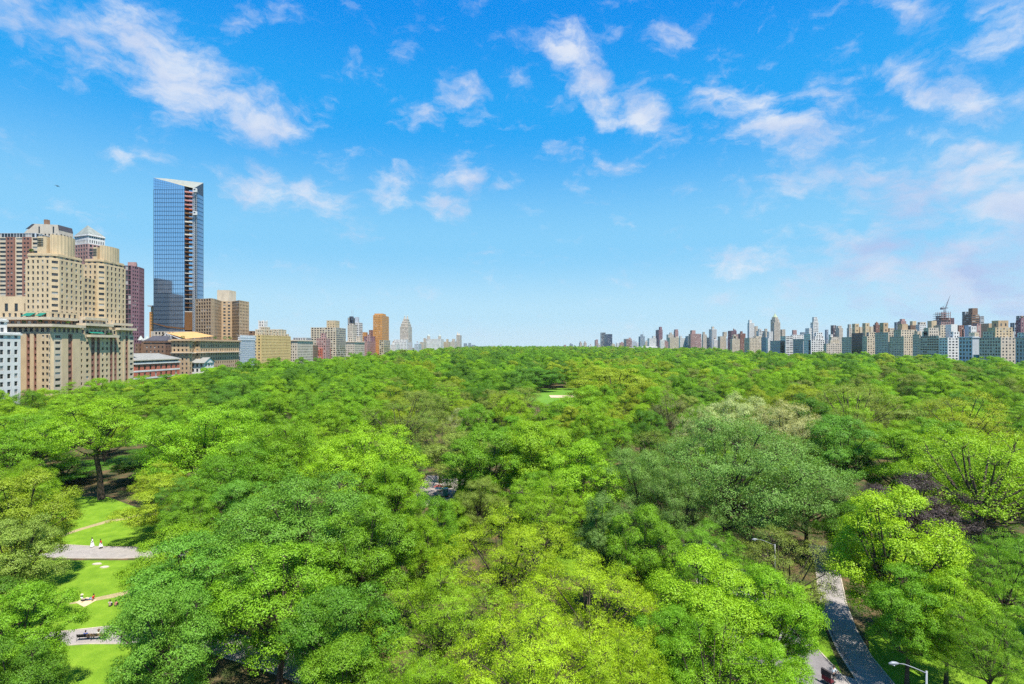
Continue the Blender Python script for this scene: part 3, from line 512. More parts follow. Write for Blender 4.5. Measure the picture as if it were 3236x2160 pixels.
# --- west side row, left to right
B = Bld('apartment_building', 'orange brick block peeking out left of the glass tower foot'); D = 620
B.box(xt(472, D), xt(490, D), D, D + 20, 3, zt(985, D), wallm('orange'), sty='std', fine=True); B.mb('roof_platform', wallm('grey')).box(xt(472, D) - 1, xt(484, D), D - 2, D + 8, zt(968, D), zt(966, D) + .6); B.box(xt(475, D), xt(482, D), D + 1, D + 5, zt(985, D) - 1, zt(968, D), wallm('tan'), sty='blank', part='bulkhead'); B.done()
def hall():                                         # low red and white building by the park
    B = Bld('hall_building', 'low red brick hall with white stone bands and grey hipped roof', 'hall', sep=100); x = -250; y0, y1 = 339.5, 385; z1 = 29.5; m = wallm('red'); xb = -284
    z1 = 31.0
    B.vol([(xb, y0), (x, y0), (x, y1), (xb, y1)], 3, 28.0, m, sty=(5.4, 4.9, .36, .6), parapet=0, edge=1.2)
    for z in (13.6, 18.5, 23.3): B.new('stone_band', wallm('white')).box(xb - .1, x + .12, y0 - .12, y1 + .1, z - .55, z + .55)
    B.new('cornice', wallm('white')).box(xb - .3, x + .5, y0 - .5, y1 + .3, 28.0, 28.9); B.new('cornice', wallm('stone')).box(xb - .1, x + .9, y0 - .9, y1 + .6, 30.4, 31.0)
    B.box(xb + .5, x - .6, y0 + .6, y1 - .6, 28.9, 30.4, wallm('grey'), sty=(2.2, 2.6, .7, .7), part='attic', parapet=0)
    r = B.mb('roof', mat('roof_lead', (.27, .27, .25), .7, .2)); zr = zt(1117, 352); xm0, xm1 = xb + 12, x - 10; e = .9
    a, b, c, d = (xb - e, y0 - e, z1), (x + e, y0 - e, z1), (x + e, y1 + e, z1), (xb - e, y1 + e, z1); p, q, s_, t = (xm0, y0 + 9, zr), (xm1, y0 + 9, zr), (xm1, y1 - 9, zr), (xm0, y1 - 9, zr)
    for f in ((a, b, q, p), (b, c, s_, q), (c, d, t, s_), (d, a, p, t), (p, q, s_, t)): r.poly(f)
    for k in range(10): rs = y0 + 2 + k * 4.4; r.tube([(x + e, rs, z1 + .05), (xm1, min(max(rs, y0 + 9), y1 - 9), zr + .05)], .12, 4)
    B.done()
hall()
B = Bld('residence_hall', 'dark brown brick hall with rooftop letters, behind the low red hall', 'hostel', sep=60); D = 412
B.box(xt(421, D), xt(432, D), D + 2, D + 9, 3, zt(1085, D), wallm('brown'), sty='std'); B.box(xt(432, D), xt(455, D), D + 5, D + 9, 3, zt(1078, D), wallm('brown'), sty='std'); B.box(xt(455, D), xt(522, D), D, D + 7, 3, zt(1076, D), wallm('brown'), sty=(3.2, 3.4, .4, .5), cornice=.4)
rf = B.mb('mansard_roof', mat('slate', (.07, .07, .085))); x0, x1, z0 = xt(455, D) - .3, xt(522, D) + .3, zt(1076, D); rf.quad((x0, D - .3, z0), (x1, D - .3, z0), (x1 - 3, D + 8, z0 + 4), (x0 + 2, D + 8, z0 + 4)); rf.poly([(x1, D - .3, z0), (x1, D + 7, z0), (x1 - 3, D + 8, z0 + 4)])
for px in (428, 448): B.new('cupola', mat('roof_copper', PAL['copper'])).cone(xt(px, D), D + 6, zt(1068, D) - 1.5, zt(1060, D), 2.2, .3, 8)
hb = B.done()
tx = bpy.data.curves.new('t', 'FONT'); tx.body = 'YMCA'; tx.size = 3.0; tx.extrude = .12; tx.offset = .08; to = bpy.data.objects.new('t', tx); COL.objects.link(to); bpy.context.view_layer.update()
me = bpy.data.meshes.new_from_object(to.evaluated_get(bpy.context.evaluated_depsgraph_get())); bpy.data.objects.remove(to); sg = link('rooftop_sign', me, hb, [mat('sign_white', (.8, .8, .78), var=0)]); sg.rotation_euler = (R(90), 0, 0); sg.location = (xt(433, D), D + 4.6, zt(1077, D))
fr = MB(); fr.box(xt(432, D), xt(456, D), D + 4.9, D + 5.0, zt(1078, D), zt(1068, D)); 
B = Bld('gabled_building', 'black and white striped block with sloping tan roof, behind the brown hall'); D = 436
c = B.mb('wall', wallm('white')); zl, zp, zr = zt(1072, D), zt(1051, D), zt(1070, D); xa, xp, xb_ = xt(507, D), xt(524, D), xt(574, D)
pts = [(xa, D, 3), (xt(543, D), D, 3), (xt(543, D), D, zt(1060, D)), (xb_, D, zr - 2), (xb_, D, zr), (xp, D, zp), (xa, D, zl)]; c.poly(pts); c.quad((xt(543, D), D, 3), (xt(543, D), D + 30, 3), (xt(543, D), D + 30, zp - 4), (xt(543, D), D, zp - 4))
sb = B.mb('stripe', mat('stripe_black', (.04, .04, .05), var=0))
for k in range(14):
    x = xa + .8 + k * 1.32; px = CX + x / D * F
    if px > 570: break
    top = zl + (zp - zl) * min(1, (x - xa) / (xp - xa)) if x < xp else zp + (zr - zp) * (x - xp) / (xb_ - xp); sb.box(x, x + .66, D - .12, D + .05, 4 if px < 541 else zr - 1.5 + (zt(1058, D) - zr) * 0, top - .9)
rf = B.mb('roof', mat('roof_tan', (.52, .31, .12))); rf.quad((xp, D, zp + .05), (xb_ + 4, D, zr + .05), (xb_ + 8, D + 34, zr + 3), (xp + 3, D + 34, zp + 2)); B.mb('rear_roof', wallm('redbrown')).quad((xa - 8, D + 4, zl - .5), (xp, D, zp), (xp + 3, D + 34, zp + 1), (xa - 5, D + 34, zl + 2)); B.bb.append((xa, D, 3)); B.done()
B = Bld('apartment_building', 'tan brick apartment house with deep cornice and shaded balcony line', sep=100); m = wallm('tan')
for (pa, pb, dx) in ((542, 600, 0), (600, 632, -4), (632, 755, 0)):
    if pa == 542: q = (xt(542, 399), -251.5, 399, 402.5)
    else: q = (-268, -250 + dx, 402.51 if dx else -250 * F / (pa - CX) + (0 if dx == 0 else -.02), -250 * F / (pb - CX) + (.02 if dx else 0))
    z1 = zt(1071, 404) + (0 if dx == 0 else -.3); zm = z1 - 10.5; B.box(*q, 3, zm, m, sty=(3.4, 3.5, .42, .52)); B.box(*q, zm, z1, m, sty=(3.4, 3.5, .42, .52), cornice=1.5)
    bl = B.mb('balcony', wallm('stone')); bl.box(q[0], q[1] + 1.7, q[2] - 1.4, q[3], zm - .5, zm); bl.poly([(q[0], q[3], zm - .5), (q[1] + 1.7, q[3], zm - .5), (q[1] + 1.7, q[2] - 1.4, zm - .5), (q[0], q[2] - 1.4, zm - .5)])
B.done()
for i, (px, D, rr, ww) in enumerate(((590, 404, 1.4, 'left end'), (690, 440, 1.6, 'middle'), (722, 452, 1.8, 'right part'), (738, 458, 1.5, 'right end'))): p = P(px, 1068, D); shrub('roof garden bush on the tan brick apartment house, ' + ww, p.x - 3, p.y, zt(1071, 404), rr)
B = Bld('church', 'small white church front with triangular pediment above the treetops', 'church'); D = 398; x0, x1 = xt(597, D), xt(648, D); zz = zt(1147, D); x0 = -250; 
yq0, yq1 = 406, 419; m = wallm('white'); B.box(-262, -244, yq0, yq1, 3, zz, m, sty='big', parapet=0)
c = B.mb('pediment', m); zp = zt(1130, 410); c.poly([(-243.5, yq0 - 1, zz), (-243.5, yq1 + 1, zz), (-243.5, (yq0 + yq1) / 2, zp)]); rf = B.mb('roof', mat('roof_lead', (.27, .27, .25), .7, .2)); ym = (yq0 + yq1) / 2; rf.quad((-243, yq0 - 1.5, zz), (-243, ym, zp + .3), (-266, ym, zp + .3), (-266, yq0 - 1.5, zz)); rf.quad((-243, ym, zp + .3), (-243, yq1 + 1.5, zz), (-266, yq1 + 1.5, zz), (-266, ym, zp + .3)); c.poly([(-266, yq0 - 1.5, zz), (-266, ym, zp + .2), (-266, yq1 + 1.5, zz)]); B.done()
B = Bld('apartment_tower', 'tan concave-fronted apartment tower right of the glass tower', sep=100); m = wallm('tan')
pl = [(xt(617, 500), 500), (xt(668, 490), 490), (xt(678, 496), 496), (xt(700, 520), 520), (xt(733, 524), 524), (xt(756, 512), 512), (xt(787, 530), 530), (xt(774, 560), 560), (xt(630, 545), 545)]; z1 = zt(946, 505)
sA = (3.6, 3.15, .5, .55); B.vol(pl, 3, z1, m, sty=sA, stys=[(3.9, 3.15, .62, .66), (9, 3.15, .2, .5), sA, sA, (3, 3.15, .8, .72), (2.9, 3.15, .5, .52), sA, 'blank', 'blank'])
q = (xt(686, 528), xt(746, 541), 528, 541); B.box(*q, z1 - .9, zt(916, 528), wallm('cream'), sty='blank', part='bulkhead'); B.mb('mast', wallm('grey')).box(q[0] + 1, q[0] + 1.3, 529, 529.3, zt(916, 528), zt(911, 528))
B.box(xt(784, 535), xt(800, 535), 536, 560, 3, zt(1045, 535), wallm('brown'), sty='std', part='wing'); B.done()
def scaff(B, x0, x1, y0, y1, z):                    # scaffold netting frame standing off the wall
    s_ = B.mb('scaffold', mat('scaffold_tube', (.62, .66, .70), var=.1)); zz = 6
    while zz < z + 2: s_.box(x1 + .9, x1 + 1.05, y0 - 1, y1, zz, zz + .14); s_.box(x0, x1 + .9, y0 - 1.05, y0 - .9, zz, zz + .14); zz += 2.1
    yy = y0 - 1
    while yy < y1: s_.box(x1 + .88, x1 + 1.07, yy, yy + .12, 4, z + 2.2); yy += 2.2
    s_.box(x1 + .3, x1 + .36, y0 - .6, y1, z - 3, z + 1.6)
LT('apartment_building', 'block wrapped in pale grey scaffold netting, between tan and cream apartment houses', 752, 758, 806, 1064, None, 'pale', 'screen', extra=scaff, roofbits=False)
def deco(B, x0, x1, y0, y1, z):
    m = wallm('cream'); r = random.Random(4)
    for k in range(9):                               # stepped pinnacles along the east parapet
        yy = y0 + 1 + k * (y1 - y0) / 9; h = 8 + 3 * math.sin(k * 1.3); B.box(x1 - 5, x1 - .4, yy, yy + 3.2, z - .8, z + h * (1 - abs(k - 3) / 9), m, sty=(2, 3, .5, .5), part='penthouse', parapet=.4)
    B.mb('tower', wallm('white')); B.vol([(x1 - 14, y0 + 22), (x1 - 8, y0 + 22), (x1 - 8, y0 + 30), (x1 - 14, y0 + 30)], z, zt(1014, y0 + 24), wallm('white'), sty=(2, 3.2, .4, .6), part='tower', fine=True)
    for k in range(4): B.new('pinnacle', wallm('white')).box(x1 - 14 + (k % 2) * 5, x1 - 13 + (k % 2) * 5, y0 + 22 + (k // 2) * 7, y0 + 23 + (k // 2) * 7, zt(1014, y0 + 24), zt(1011, y0 + 24))
    B.tank(x1 - 10, y1 - 6, z - 1, 2.6, 4.5); B.tank(x1 - 16, y1 - 12, z - 1, 2.2, 4)
LT('apartment_building', 'yellow and cream setback apartment house with pinnacled roofline and slim white tower', 800, 826, 919, 1058, None, 'yellow', (2.9, 3.1, .42, .55), tiers=((806, 826, 1040, 'cream'), (830, 905, 1040, 'cream')), extra=deco)
LT('apartment_building', 'grey stone house with flat cornice, right of the yellow and cream setback house', 915, 940, 989, 1073, None, 'stone', 'fine', tiers=((926, 985, 1066, 'grey'),), cornice=.8)
LT('apartment_building', 'narrow dark house squeezed beside the low red brick house', 986, 990, 1005, 1090, None, 'brown', 'fine', roofbits=False)
LT('apartment_building', 'low red brick house with paler top, below the balconied cream slab', 1003, 1018, 1046, 1100, None, 'red', 'fine', tiers=((1000, 1044, 1068, 'pink'), (1014, 1030, 1052, 'pink')))
LT('apartment_building', 'wide cream slab with dark balcony stacks and a square roof box', 982, 1062, 1093, 1034, 724, 'cream', (3.6, 3.1, .6, .5), tiers=((1032, 1073, 1012, 'buff', (4, 4, .3, .3)),), stys=((3.8, 3.1, .6, .5), (3.6, 3.1, .8, .7)))
LT('apartment_building', 'pale grey ornate house with square roof turrets, right of the cream slab', 1092, 1120, 1152, 1078, 800, 'stone', 'fine', tiers=((1100, 1122, 1066), (1126, 1144, 1062)), cornice=.8)
LT('apartment_tower', 'slim dark glass tower with twin antennas', 1099, 1114, 1122, 1003, 900, 'navy', 'glass', tiers=((1104, 1118, 999, 'dark', 'blank'),), extra=lambda B, x0, x1, y0, y1, z: [B.new('antenna', wallm('grey')).box(x0 + k, x0 + k + .3, y0 + 3, y0 + 3.3, z, z + 14) for k in (5, 8)])
LT('apartment_tower', 'white balconied tower standing right of the slim dark glass tower', 1120, 1134, 1146, 1018, 960, 'white', 'ribbon', tiers=((1121, 1135, 1001, 'pale', 'blank'),))
LT('apartment_building', 'cream brick house in front of the slim dark glass tower', 1098, 1114, 1128, 1026, 850, 'stone', 'std', tiers=((1104, 1120, 1022),))
LT('apartment_building', 'long pink and purple brick house with white trim, below the orange tower', 1148, 1160, 1206, 1078, None, 'pink', 'fine', tiers=((1150, 1196, 1062, 'purple'), (1160, 1172, 1056)))
LT('apartment_building', 'small orange brick block between white balconied tower and orange tower', 1146, 1156, 1162, 1049, 1000, 'orange', 'std')
LT('apartment_building', 'small brown block at the left foot of the orange tower', 1166, 1178, 1186, 1042, 1010, 'redbrown', 'std')
LT('apartment_tower', 'plain orange brick tower with rounded top, left of the twin-peaked tower', 1179, 1207, 1229, 995, 940, 'orange', (2.6, 3.2, .4, .45), tiers=((1183, 1222, 990, 'orange', 'blank'),))
LT('apartment_building', 'low orange house at the foot of the orange tower', 1198, 1212, 1233, 1074, 890, 'buff', 'balc')
def peaks(B, x0, x1, y0, y1, z):
    m = wallm('stone'); c = (x0 + x1) / 2; cy = (y0 + y1) / 2
    for k, (r, h) in enumerate(((.42, 7), (.34, 6), (.26, 6))): zz = z + sum((7, 6, 6)[:k]); B.box(c - (x1 - x0) * r, c + (x1 - x0) * r, cy - (y1 - y0) * r, cy + (y1 - y0) * r, zz, zz + h, m, sty=(2.4, 5, .4, .6), part='crown', parapet=.4)
    for dx in (-3.4, 3.4):
        B.new('lantern', m).cone(c + dx, cy, z + 17, z + 25, 2.2, 1.6, 8); B.new('lantern', mat('roof_copper', PAL['copper'])).ball((c + dx, cy, z + 26), 1.8); B.new('lantern', m).cone(c + dx, cy, z + 27, z + 31, .5, .05, 6)
LT('apartment_tower', 'ornate stone tower with paired lantern peaks on its crown', 1264, 1290, 1302, 1031, 1240, 'stone', 'tower', extra=peaks, roofbits=False)
LT('apartment_building', 'broad pale stepped block around the foot of the twin-peaked tower', 1238, 1285, 1311, 1080, 1180, 'white', 'std', tiers=((1244, 1302, 1072),))
LT('apartment_building', 'low white house just left of the twin-peaked tower foot', 1234, 1252, 1262, 1088, 1050, 'white', 'fine')
LT('apartment_building', 'pale blue-grey house right of the twin-peaked tower foot', 1309, 1322, 1332, 1086, 1200, 'pale', 'fine')
LT('apartment_building', 'beige house before the domed block, left of it', 1326, 1338, 1348, 1080, 1290, 'stone', 'fine', tiers=((1338, 1347, 1068),))
def domes(B, x0, x1, y0, y1, z):
    for px in (1354, 1389):
        x, y = xt(px, 1460), 1462; B.box(x - 4, x + 4, y - 4, y + 4, z - 1, z + 7, wallm('stone'), sty='std', part='turret'); B.new('dome', mat('roof_copper', PAL['copper'])).ball((x, y, z + 7), 4.2, sz=1.3)
LT('apartment_building', 'wide pale block with two domed roof turrets', 1345, 1392, 1403, 1070, 1450, 'white', 'std', extra=domes, roofbits=False)
LT('apartment_building', 'pale orange house right of the domed block', 1402, 1416, 1425, 1079, 1560, 'buff', 'std', tiers=((1410, 1418, 1071),))
LT('apartment_building', 'stepped grey house just left of the pointed tower', 1425, 1436, 1443, 1078, 1700, 'stone', 'std', tiers=((1428, 1440, 1070),))
LT('apartment_tower', 'slender pointed stone tower, last tall one on the left skyline', 1442, 1453, 1460, 1058, 1900, 'stone', 'tower', extra=lambda B, x0, x1, y0, y1, z: (spire(B, (x0 + x1) / 2 - 2, y0 + 5, z - 1, z + 13, 4, wallm('stone')), spire(B, (x0 + x1) / 2 + 4, y0 + 9, z - 1, z + 9, 3, wallm('stone'))), roofbits=False)
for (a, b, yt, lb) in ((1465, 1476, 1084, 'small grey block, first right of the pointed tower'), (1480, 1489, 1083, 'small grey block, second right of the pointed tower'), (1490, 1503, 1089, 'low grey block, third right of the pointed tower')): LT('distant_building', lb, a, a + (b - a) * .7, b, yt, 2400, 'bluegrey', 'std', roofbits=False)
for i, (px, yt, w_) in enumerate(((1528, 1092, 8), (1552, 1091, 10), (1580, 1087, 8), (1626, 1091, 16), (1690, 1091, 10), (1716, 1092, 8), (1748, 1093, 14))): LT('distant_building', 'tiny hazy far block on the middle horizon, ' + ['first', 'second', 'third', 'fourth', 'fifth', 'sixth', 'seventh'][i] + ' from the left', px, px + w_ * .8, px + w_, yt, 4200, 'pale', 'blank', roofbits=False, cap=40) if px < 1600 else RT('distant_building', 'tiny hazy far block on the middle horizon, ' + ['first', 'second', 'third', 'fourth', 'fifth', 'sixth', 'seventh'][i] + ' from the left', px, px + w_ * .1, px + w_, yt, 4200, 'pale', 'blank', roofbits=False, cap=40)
# --- east side, middle to right edge
RT('distant_building', 'small brown far block, leftmost of the far towers left of the blue glass tower', 1781, 1783, 1789, 1089, 3300, 'pink', 'std', roofbits=False)
RT('distant_building', 'small grey far block, second of the far towers left of the blue glass tower', 1800, 1802, 1811, 1087, 3200, 'bluegrey', 'std', tiers=((1801, 1806, 1084),))
RT('distant_building', 'slim far tower with rounded cap, third left of the blue glass tower', 1830, 1833, 1840, 1082, 3000, 'stone', 'std', tiers=((1832, 1837, 1078),))
RT('distant_building', 'slim far tower with rounded cap, fourth left of the blue glass tower', 1844, 1847, 1854, 1082, 3000, 'stone', 'std', tiers=((1846, 1851, 1078),))
RT('distant_building', 'pinkish far tower standing just left of the pale glass tower', 1879, 1882, 1890, 1074, 2900, 'pink', 'std', tiers=((1882, 1890, 1072),))
RT('office_tower', 'pale glass tower joined behind the blue glass tower', 1897, 1900, 1914, 1050, 2750, 'pale', 'glass', roofbits=False)
RT('office_tower', 'dark blue glass tower alone at the left of the right skyline', 1909, 1917, 1935, 1055, 2600, 'navy', 'ribbon', roofbits=False)
RT('apartment_tower', 'grey tower with cylindrical roof plant and mast', 2018, 2023, 2038, 1062, 1900, 'bluegrey', 'std', tiers=((2024, 2033, 1056),), extra=lambda B, x0, x1, y0, y1, z: B.mb('mast', wallm('grey')).box(x0 + 12, x0 + 12.6, y0 + 3, y0 + 3.6, z, z + 20))
RT('apartment_building', 'wide pinkish slab left of the tower with the mast', 1971, 1980, 1997, 1070, 2100, 'pink', 'ribbon')
RT('apartment_tower', 'purple brick tower with square cap', 2072, 2082, 2094, 1041, 2150, 'purple', 'fine', tiers=((2082, 2092, 1032, 'purple', 'blank'),))
RT('apartment_building', 'stepped cream house left of the purple brick tower', 2046, 2052, 2074, 1068, 1750, 'white', 'fine', tiers=((2060, 2072, 1061),))
RT('apartment_building', 'beige block with roof box, right of the purple brick tower', 2106, 2112, 2129, 1056, 1800, 'stone', 'std', tiers=((2115, 2124, 1050),))
RT('apartment_tower', 'pinkish tower with rounded stepped top', 2129, 2134, 2144, 1046, 1850, 'pink', 'fine', tiers=((2130, 2143, 1040), (2132, 2141, 1040)))
RT('apartment_building', 'cream house in front of the pinkish rounded tower', 2112, 2117, 2148, 1066, 1560, 'cream', 'fine')
RT('apartment_building', 'stepped white house right of the pinkish rounded tower', 2145, 2149, 2168, 1068, 1500, 'white', 'std', tiers=((2146, 2156, 1060),))
RT('apartment_tower', 'blue-grey shaded slab left of the brown-pink slab', 2166, 2174, 2178, 1061, 1480, 'bluegrey', 'std')  # blue shade of its west front is put into the wall colour
RT('apartment_tower', 'broad brown-pink slab with white window grid and roof box', 2176, 2183, 2216, 1054, 1450, 'pink', (3.4, 3.2, .55, .5), tiers=((2181, 2198, 1043, 'pink', 'blank'),))
RT('apartment_tower', 'beige tower with slim roof box, right of the brown-pink slab', 2218, 2222, 2233, 1056, 1600, 'stone', 'fine', tiers=((2220, 2228, 1048),))
RT('apartment_tower', 'grey and white vertically striped tower with roof box', 2240, 2250, 2265, 1039, 1650, 'white', (3.2, 60, .4, .97), tiers=((2248, 2257, 1031, 'stone', 'blank'),))
RT('apartment_building', 'cream stepped house right of the striped tower', 2268, 2276, 2295, 1062, 1480, 'cream', 'std', tiers=((2283, 2297, 1048),))
RT('apartment_tower', 'purple-brown bulky tower between the striped tower and the white tower', 2300, 2312, 2328, 1044, 1620, 'purple', 'ribbon')
RT('apartment_building', 'reddish block right of the bulky purple-brown tower', 2322, 2326, 2335, 1055, 1560, 'pink', 'fine')
RT('apartment_building', 'pyramid-stepped cream house below the bulky purple-brown tower', 2307, 2314, 2338, 1070, 1330, 'cream', 'std', tiers=((2312, 2330, 1062), (2316, 2325, 1056)))
RT('apartment_building', 'pinkish red block left of the white arched-top tower', 2333, 2340, 2356, 1053, 1450, 'redbrown', 'std', tiers=((2340, 2347, 1046),))
RT('apartment_tower', 'white tower with arched top storey and roof box', 2362, 2368, 2384, 1020, 1380, 'white', 'std', tiers=((2365, 2376, 1010, 'white', 'blank'), (2384, 2395, 1030, 'stone')))
RT('apartment_building', 'white slab with wide balcony bands, right of the white arched-top tower', 2390, 2398, 2415, 1045, 1300, 'white', 'ribbon', tiers=((2397, 2407, 1038),))
RT('apartment_building', 'greyish house left of the green-capped tower', 2415, 2420, 2427, 1045, 1290, 'stone', 'std', tiers=((2416, 2425, 1038),))
RT('apartment_building', 'white low house at the left foot of the green-capped tower', 2424, 2430, 2442, 1047, 1180, 'white', 'std')
def green_cap(B, x0, x1, y0, y1, z):
    m = wallm('stone'); c, cy = (x0 + x1) / 2, y0 + 12
    for (r, za, zb) in ((10.5, z - .5, z + 8), (7.6, z + 8, z + 14)): B.vol([(c + r * math.cos(R(22.5 + 45 * k)), cy + r * math.sin(R(22.5 + 45 * k))) for k in range(8)], za, zb, m, sty=(2.6, 4, .45, .6), part='crown', parapet=.4)
    spire(B, c, cy, z + 13.6, z + 25, 6.6, mat('roof_verdigris', (.40, .46, .30)), 8, 'pyramid_roof'); B.mb('finial', m).cone(c, cy, z + 24.5, z + 29, .6, .05, 6)
RT('apartment_tower', 'stone tower with green pyramid cap, tallest of the right skyline middle', 2435, 2447, 2466, 1018, 1340, 'stone', 'tower', extra=green_cap, roofbits=False, tiers=())
RT('apartment_building', 'stone wing right of the green-capped tower', 2466, 2472, 2482, 1040, 1360, 'stone', 'tower')
RT('apartment_building', 'cream house with roof terraces below the white arched-top tower', 2352, 2369, 2409, 1067, None, 'cream', 'std', tiers=((2380, 2408, 1062),))
RT('apartment_building', 'narrow blue-shaded house between two cream houses below the balcony-band slab', 2406, 2421, 2424, 1065, None, 'bluegrey', 'std')  # blue-grey wall colour carries the shade of the west front
RT('apartment_building', 'white house with plain west front, below the green-capped tower', 2425, 2427, 2437, 1068, None, 'white', 'std', tiers=())
RT('apartment_building', 'long grey-fronted low house right below the green-capped tower', 2434, 2480, 2490, 1075, None, 'grey', 'fine', cornice=.6)
RT('apartment_building', 'bright white apartment slab right of the green-capped tower', 2466, 2483, 2507, 1061, None, 'white', 'ribbon', tiers=((2488, 2540, 1057, 'white', 'std', 12),))
RT('apartment_building', 'flat grey house with cornice before the bright white slab', 2506, 2538, 2546, 1070, 950, 'grey', (2.6, 3.6, .5, .6), cornice=.7)
RT('distant_building', 'small brown tower far behind the bright white slab', 2503, 2507, 2518, 1042, 1700, 'pink', 'std', roofbits=False)
RT('distant_building', 'low dark block far behind the flat grey house', 2529, 2533, 2548, 1049, 1600, 'bluegrey', 'ribbon', roofbits=False)
RT('apartment_building', 'blue-shaded house at the left foot of the stepped white art deco tower', 2540, 2561, 2564, 1054, None, 'white', 'std')
RT('apartment_tower', 'stepped white art deco tower with slotted crown', 2561, 2570, 2587, 1018, 1030, 'white', 'tower', tiers=((2566, 2585, 1008, 'white', 'tower', 3), (2567, 2583, 1001, 'white', 'tower', 5)), extra=lambda B, x0, x1, y0, y1, z: B.box(x0 - 7, x0, y0 + 2, y0 + 16, 5, zt(1036, 1030), wallm('white'), part='shoulder'))
RT('apartment_building', 'white terraced apartment house in front of the art deco tower', 2561, 2563, 2607, 1073, None, 'white', 'wide', tiers=((2564, 2604, 1061, 'white', 'wide', 5), (2570, 2600, 1050, 'white', 'wide', 10)))
RT('apartment_building', 'cream house with many small terraces, right of the white terraced house', 2608, 2612, 2660, 1085, None, 'stone', 'std', tiers=((2612, 2652, 1074, 'cream', 'std', 4), (2618, 2650, 1064, 'stone', 'std', 9), (2622, 2632, 1056, 'white', 'std', 13)))
RT('distant_building', 'pair of small blue-grey blocks behind the cream terraced house', 2608, 2612, 2618, 1041, 1500, 'bluegrey', 'std', roofbits=False)
RT('office_tower', 'slim violet glass tower behind the cream terraced house', 2625, 2634, 2642, 1027, 1350, 'purple', 'glass', roofbits=False)
RT('apartment_tower', 'stepped grey tower right of the slim violet glass tower', 2641, 2652, 2664, 1036, 1280, 'stone', 'std', tiers=((2643, 2660, 1029),))
RT('apartment_building', 'grey-shaded house left of the dark navy block', 2660, 2690, 2694, 1064, None, 'stone', 'std')
RT('apartment_building', 'stepped pale tower left of the two square roof towers', 2677, 2684, 2698, 1036, 1050, 'stone', 'std', tiers=((2682, 2690, 1024),))
RT('office_building', 'dark navy glazed block under two square roof towers', 2691, 2725, 2727, 1051, None, 'navy', 'glass', roofbits=False, gl=0)
RT('apartment_tower', 'beige square roof tower, left one of two above the dark navy block', 2694, 2702, 2715, 1022, 900, 'buff', (6, 8, .3, .3), tiers=((2714, 2726, 1032, 'cream', 'blank', 0),))
RT('apartment_tower', 'beige square roof tower, right one of two above the dark navy block', 2728, 2735, 2748, 1020, 880, 'buff', (6, 8, .3, .3), tiers=((2747, 2760, 1031, 'cream', 'blank', 0),))
RT('apartment_building', 'cream house with sunny south wall, right of the dark navy block', 2725, 2740, 2766, 1062, None, 'cream', 'std', tiers=((2736, 2768, 1049, 'cream', 'std', 8),))
RT('apartment_building', 'dark pinkish block with pointed gable behind the sunny cream house', 2760, 2768, 2785, 1025, 1050, 'redbrown', 'std')
RT('apartment_building', 'grey stone house with large penthouse, right of the sunny cream house', 2765, 2807, 2826, 1049, None, 'stone', 'std', tiers=((2785, 2807, 1019, 'tan', (5, 6, .3, .4), 8), (2806, 2826, 1036, 'cream', 'std', 10)))
RT('office_tower', 'small blue glass tower behind the grey stone house', 2829, 2834, 2841, 1017, 1200, 'pale', 'glass', roofbits=False)
RT('apartment_building', 'grey house with bright sunlit south wall, left of the broad shaded block', 2811, 2856, 2886, 1062, None, 'cream', 'std', tiers=((2824, 2898, 1041, 'cream', 'std', 8), (2842, 2869, 1023, 'tan', 'blank', 14)))
RT('apartment_tower', 'pink stepped stack behind the bright sunlit south wall', 2838, 2848, 2864, 1014, 960, 'pink', 'std', tiers=((2846, 2860, 1007, 'pink', 'blank'),))
RT('apartment_building', 'dark brown block with orange roof box behind the broad shaded block', 2869, 2878, 2899, 1027, 860, 'brown', 'std', tiers=((2878, 2896, 1014, 'buff', 'blank'),))
RT('apartment_building', 'cream block with arched roof storey behind the broad shaded block', 2898, 2906, 2928, 1025, 840, 'white', 'std', tiers=((2900, 2926, 1017, 'stone'),))
RT('apartment_building', 'narrow grey setback house left of the broad shaded block', 2884, 2906, 2912, 1056, None, 'stone', 'std', tiers=((2894, 2912, 1046, 'cream', 'std', 6),))
RT('apartment_building', 'broad shaded stone block with setbacks, widest on the right', 2908, 2967, 2972, 1060, None, 'stone', 'balc', tiers=((2914, 2968, 1046, 'stone', 'std', 5), (2920, 2966, 1035, 'stone', 'std', 9)))
RT('apartment_building', 'square yellowish water-tower house above the broad shaded block', 2932, 2944, 2960, 1013, 790, 'buff', 'blank', roofbits=False)
RT('apartment_building', 'sunlit cream setback tower right above the broad shaded block', 2960, 2972, 2992, 1026, 700, 'cream', 'std', tiers=((2956, 2972, 1028, 'tan', 'blank', 6),))
RT('apartment_building', 'striped glass and white block left of the tower under construction', 2960, 2968, 2976, 998, 1000, 'white', 'ribbon', roofbits=False)
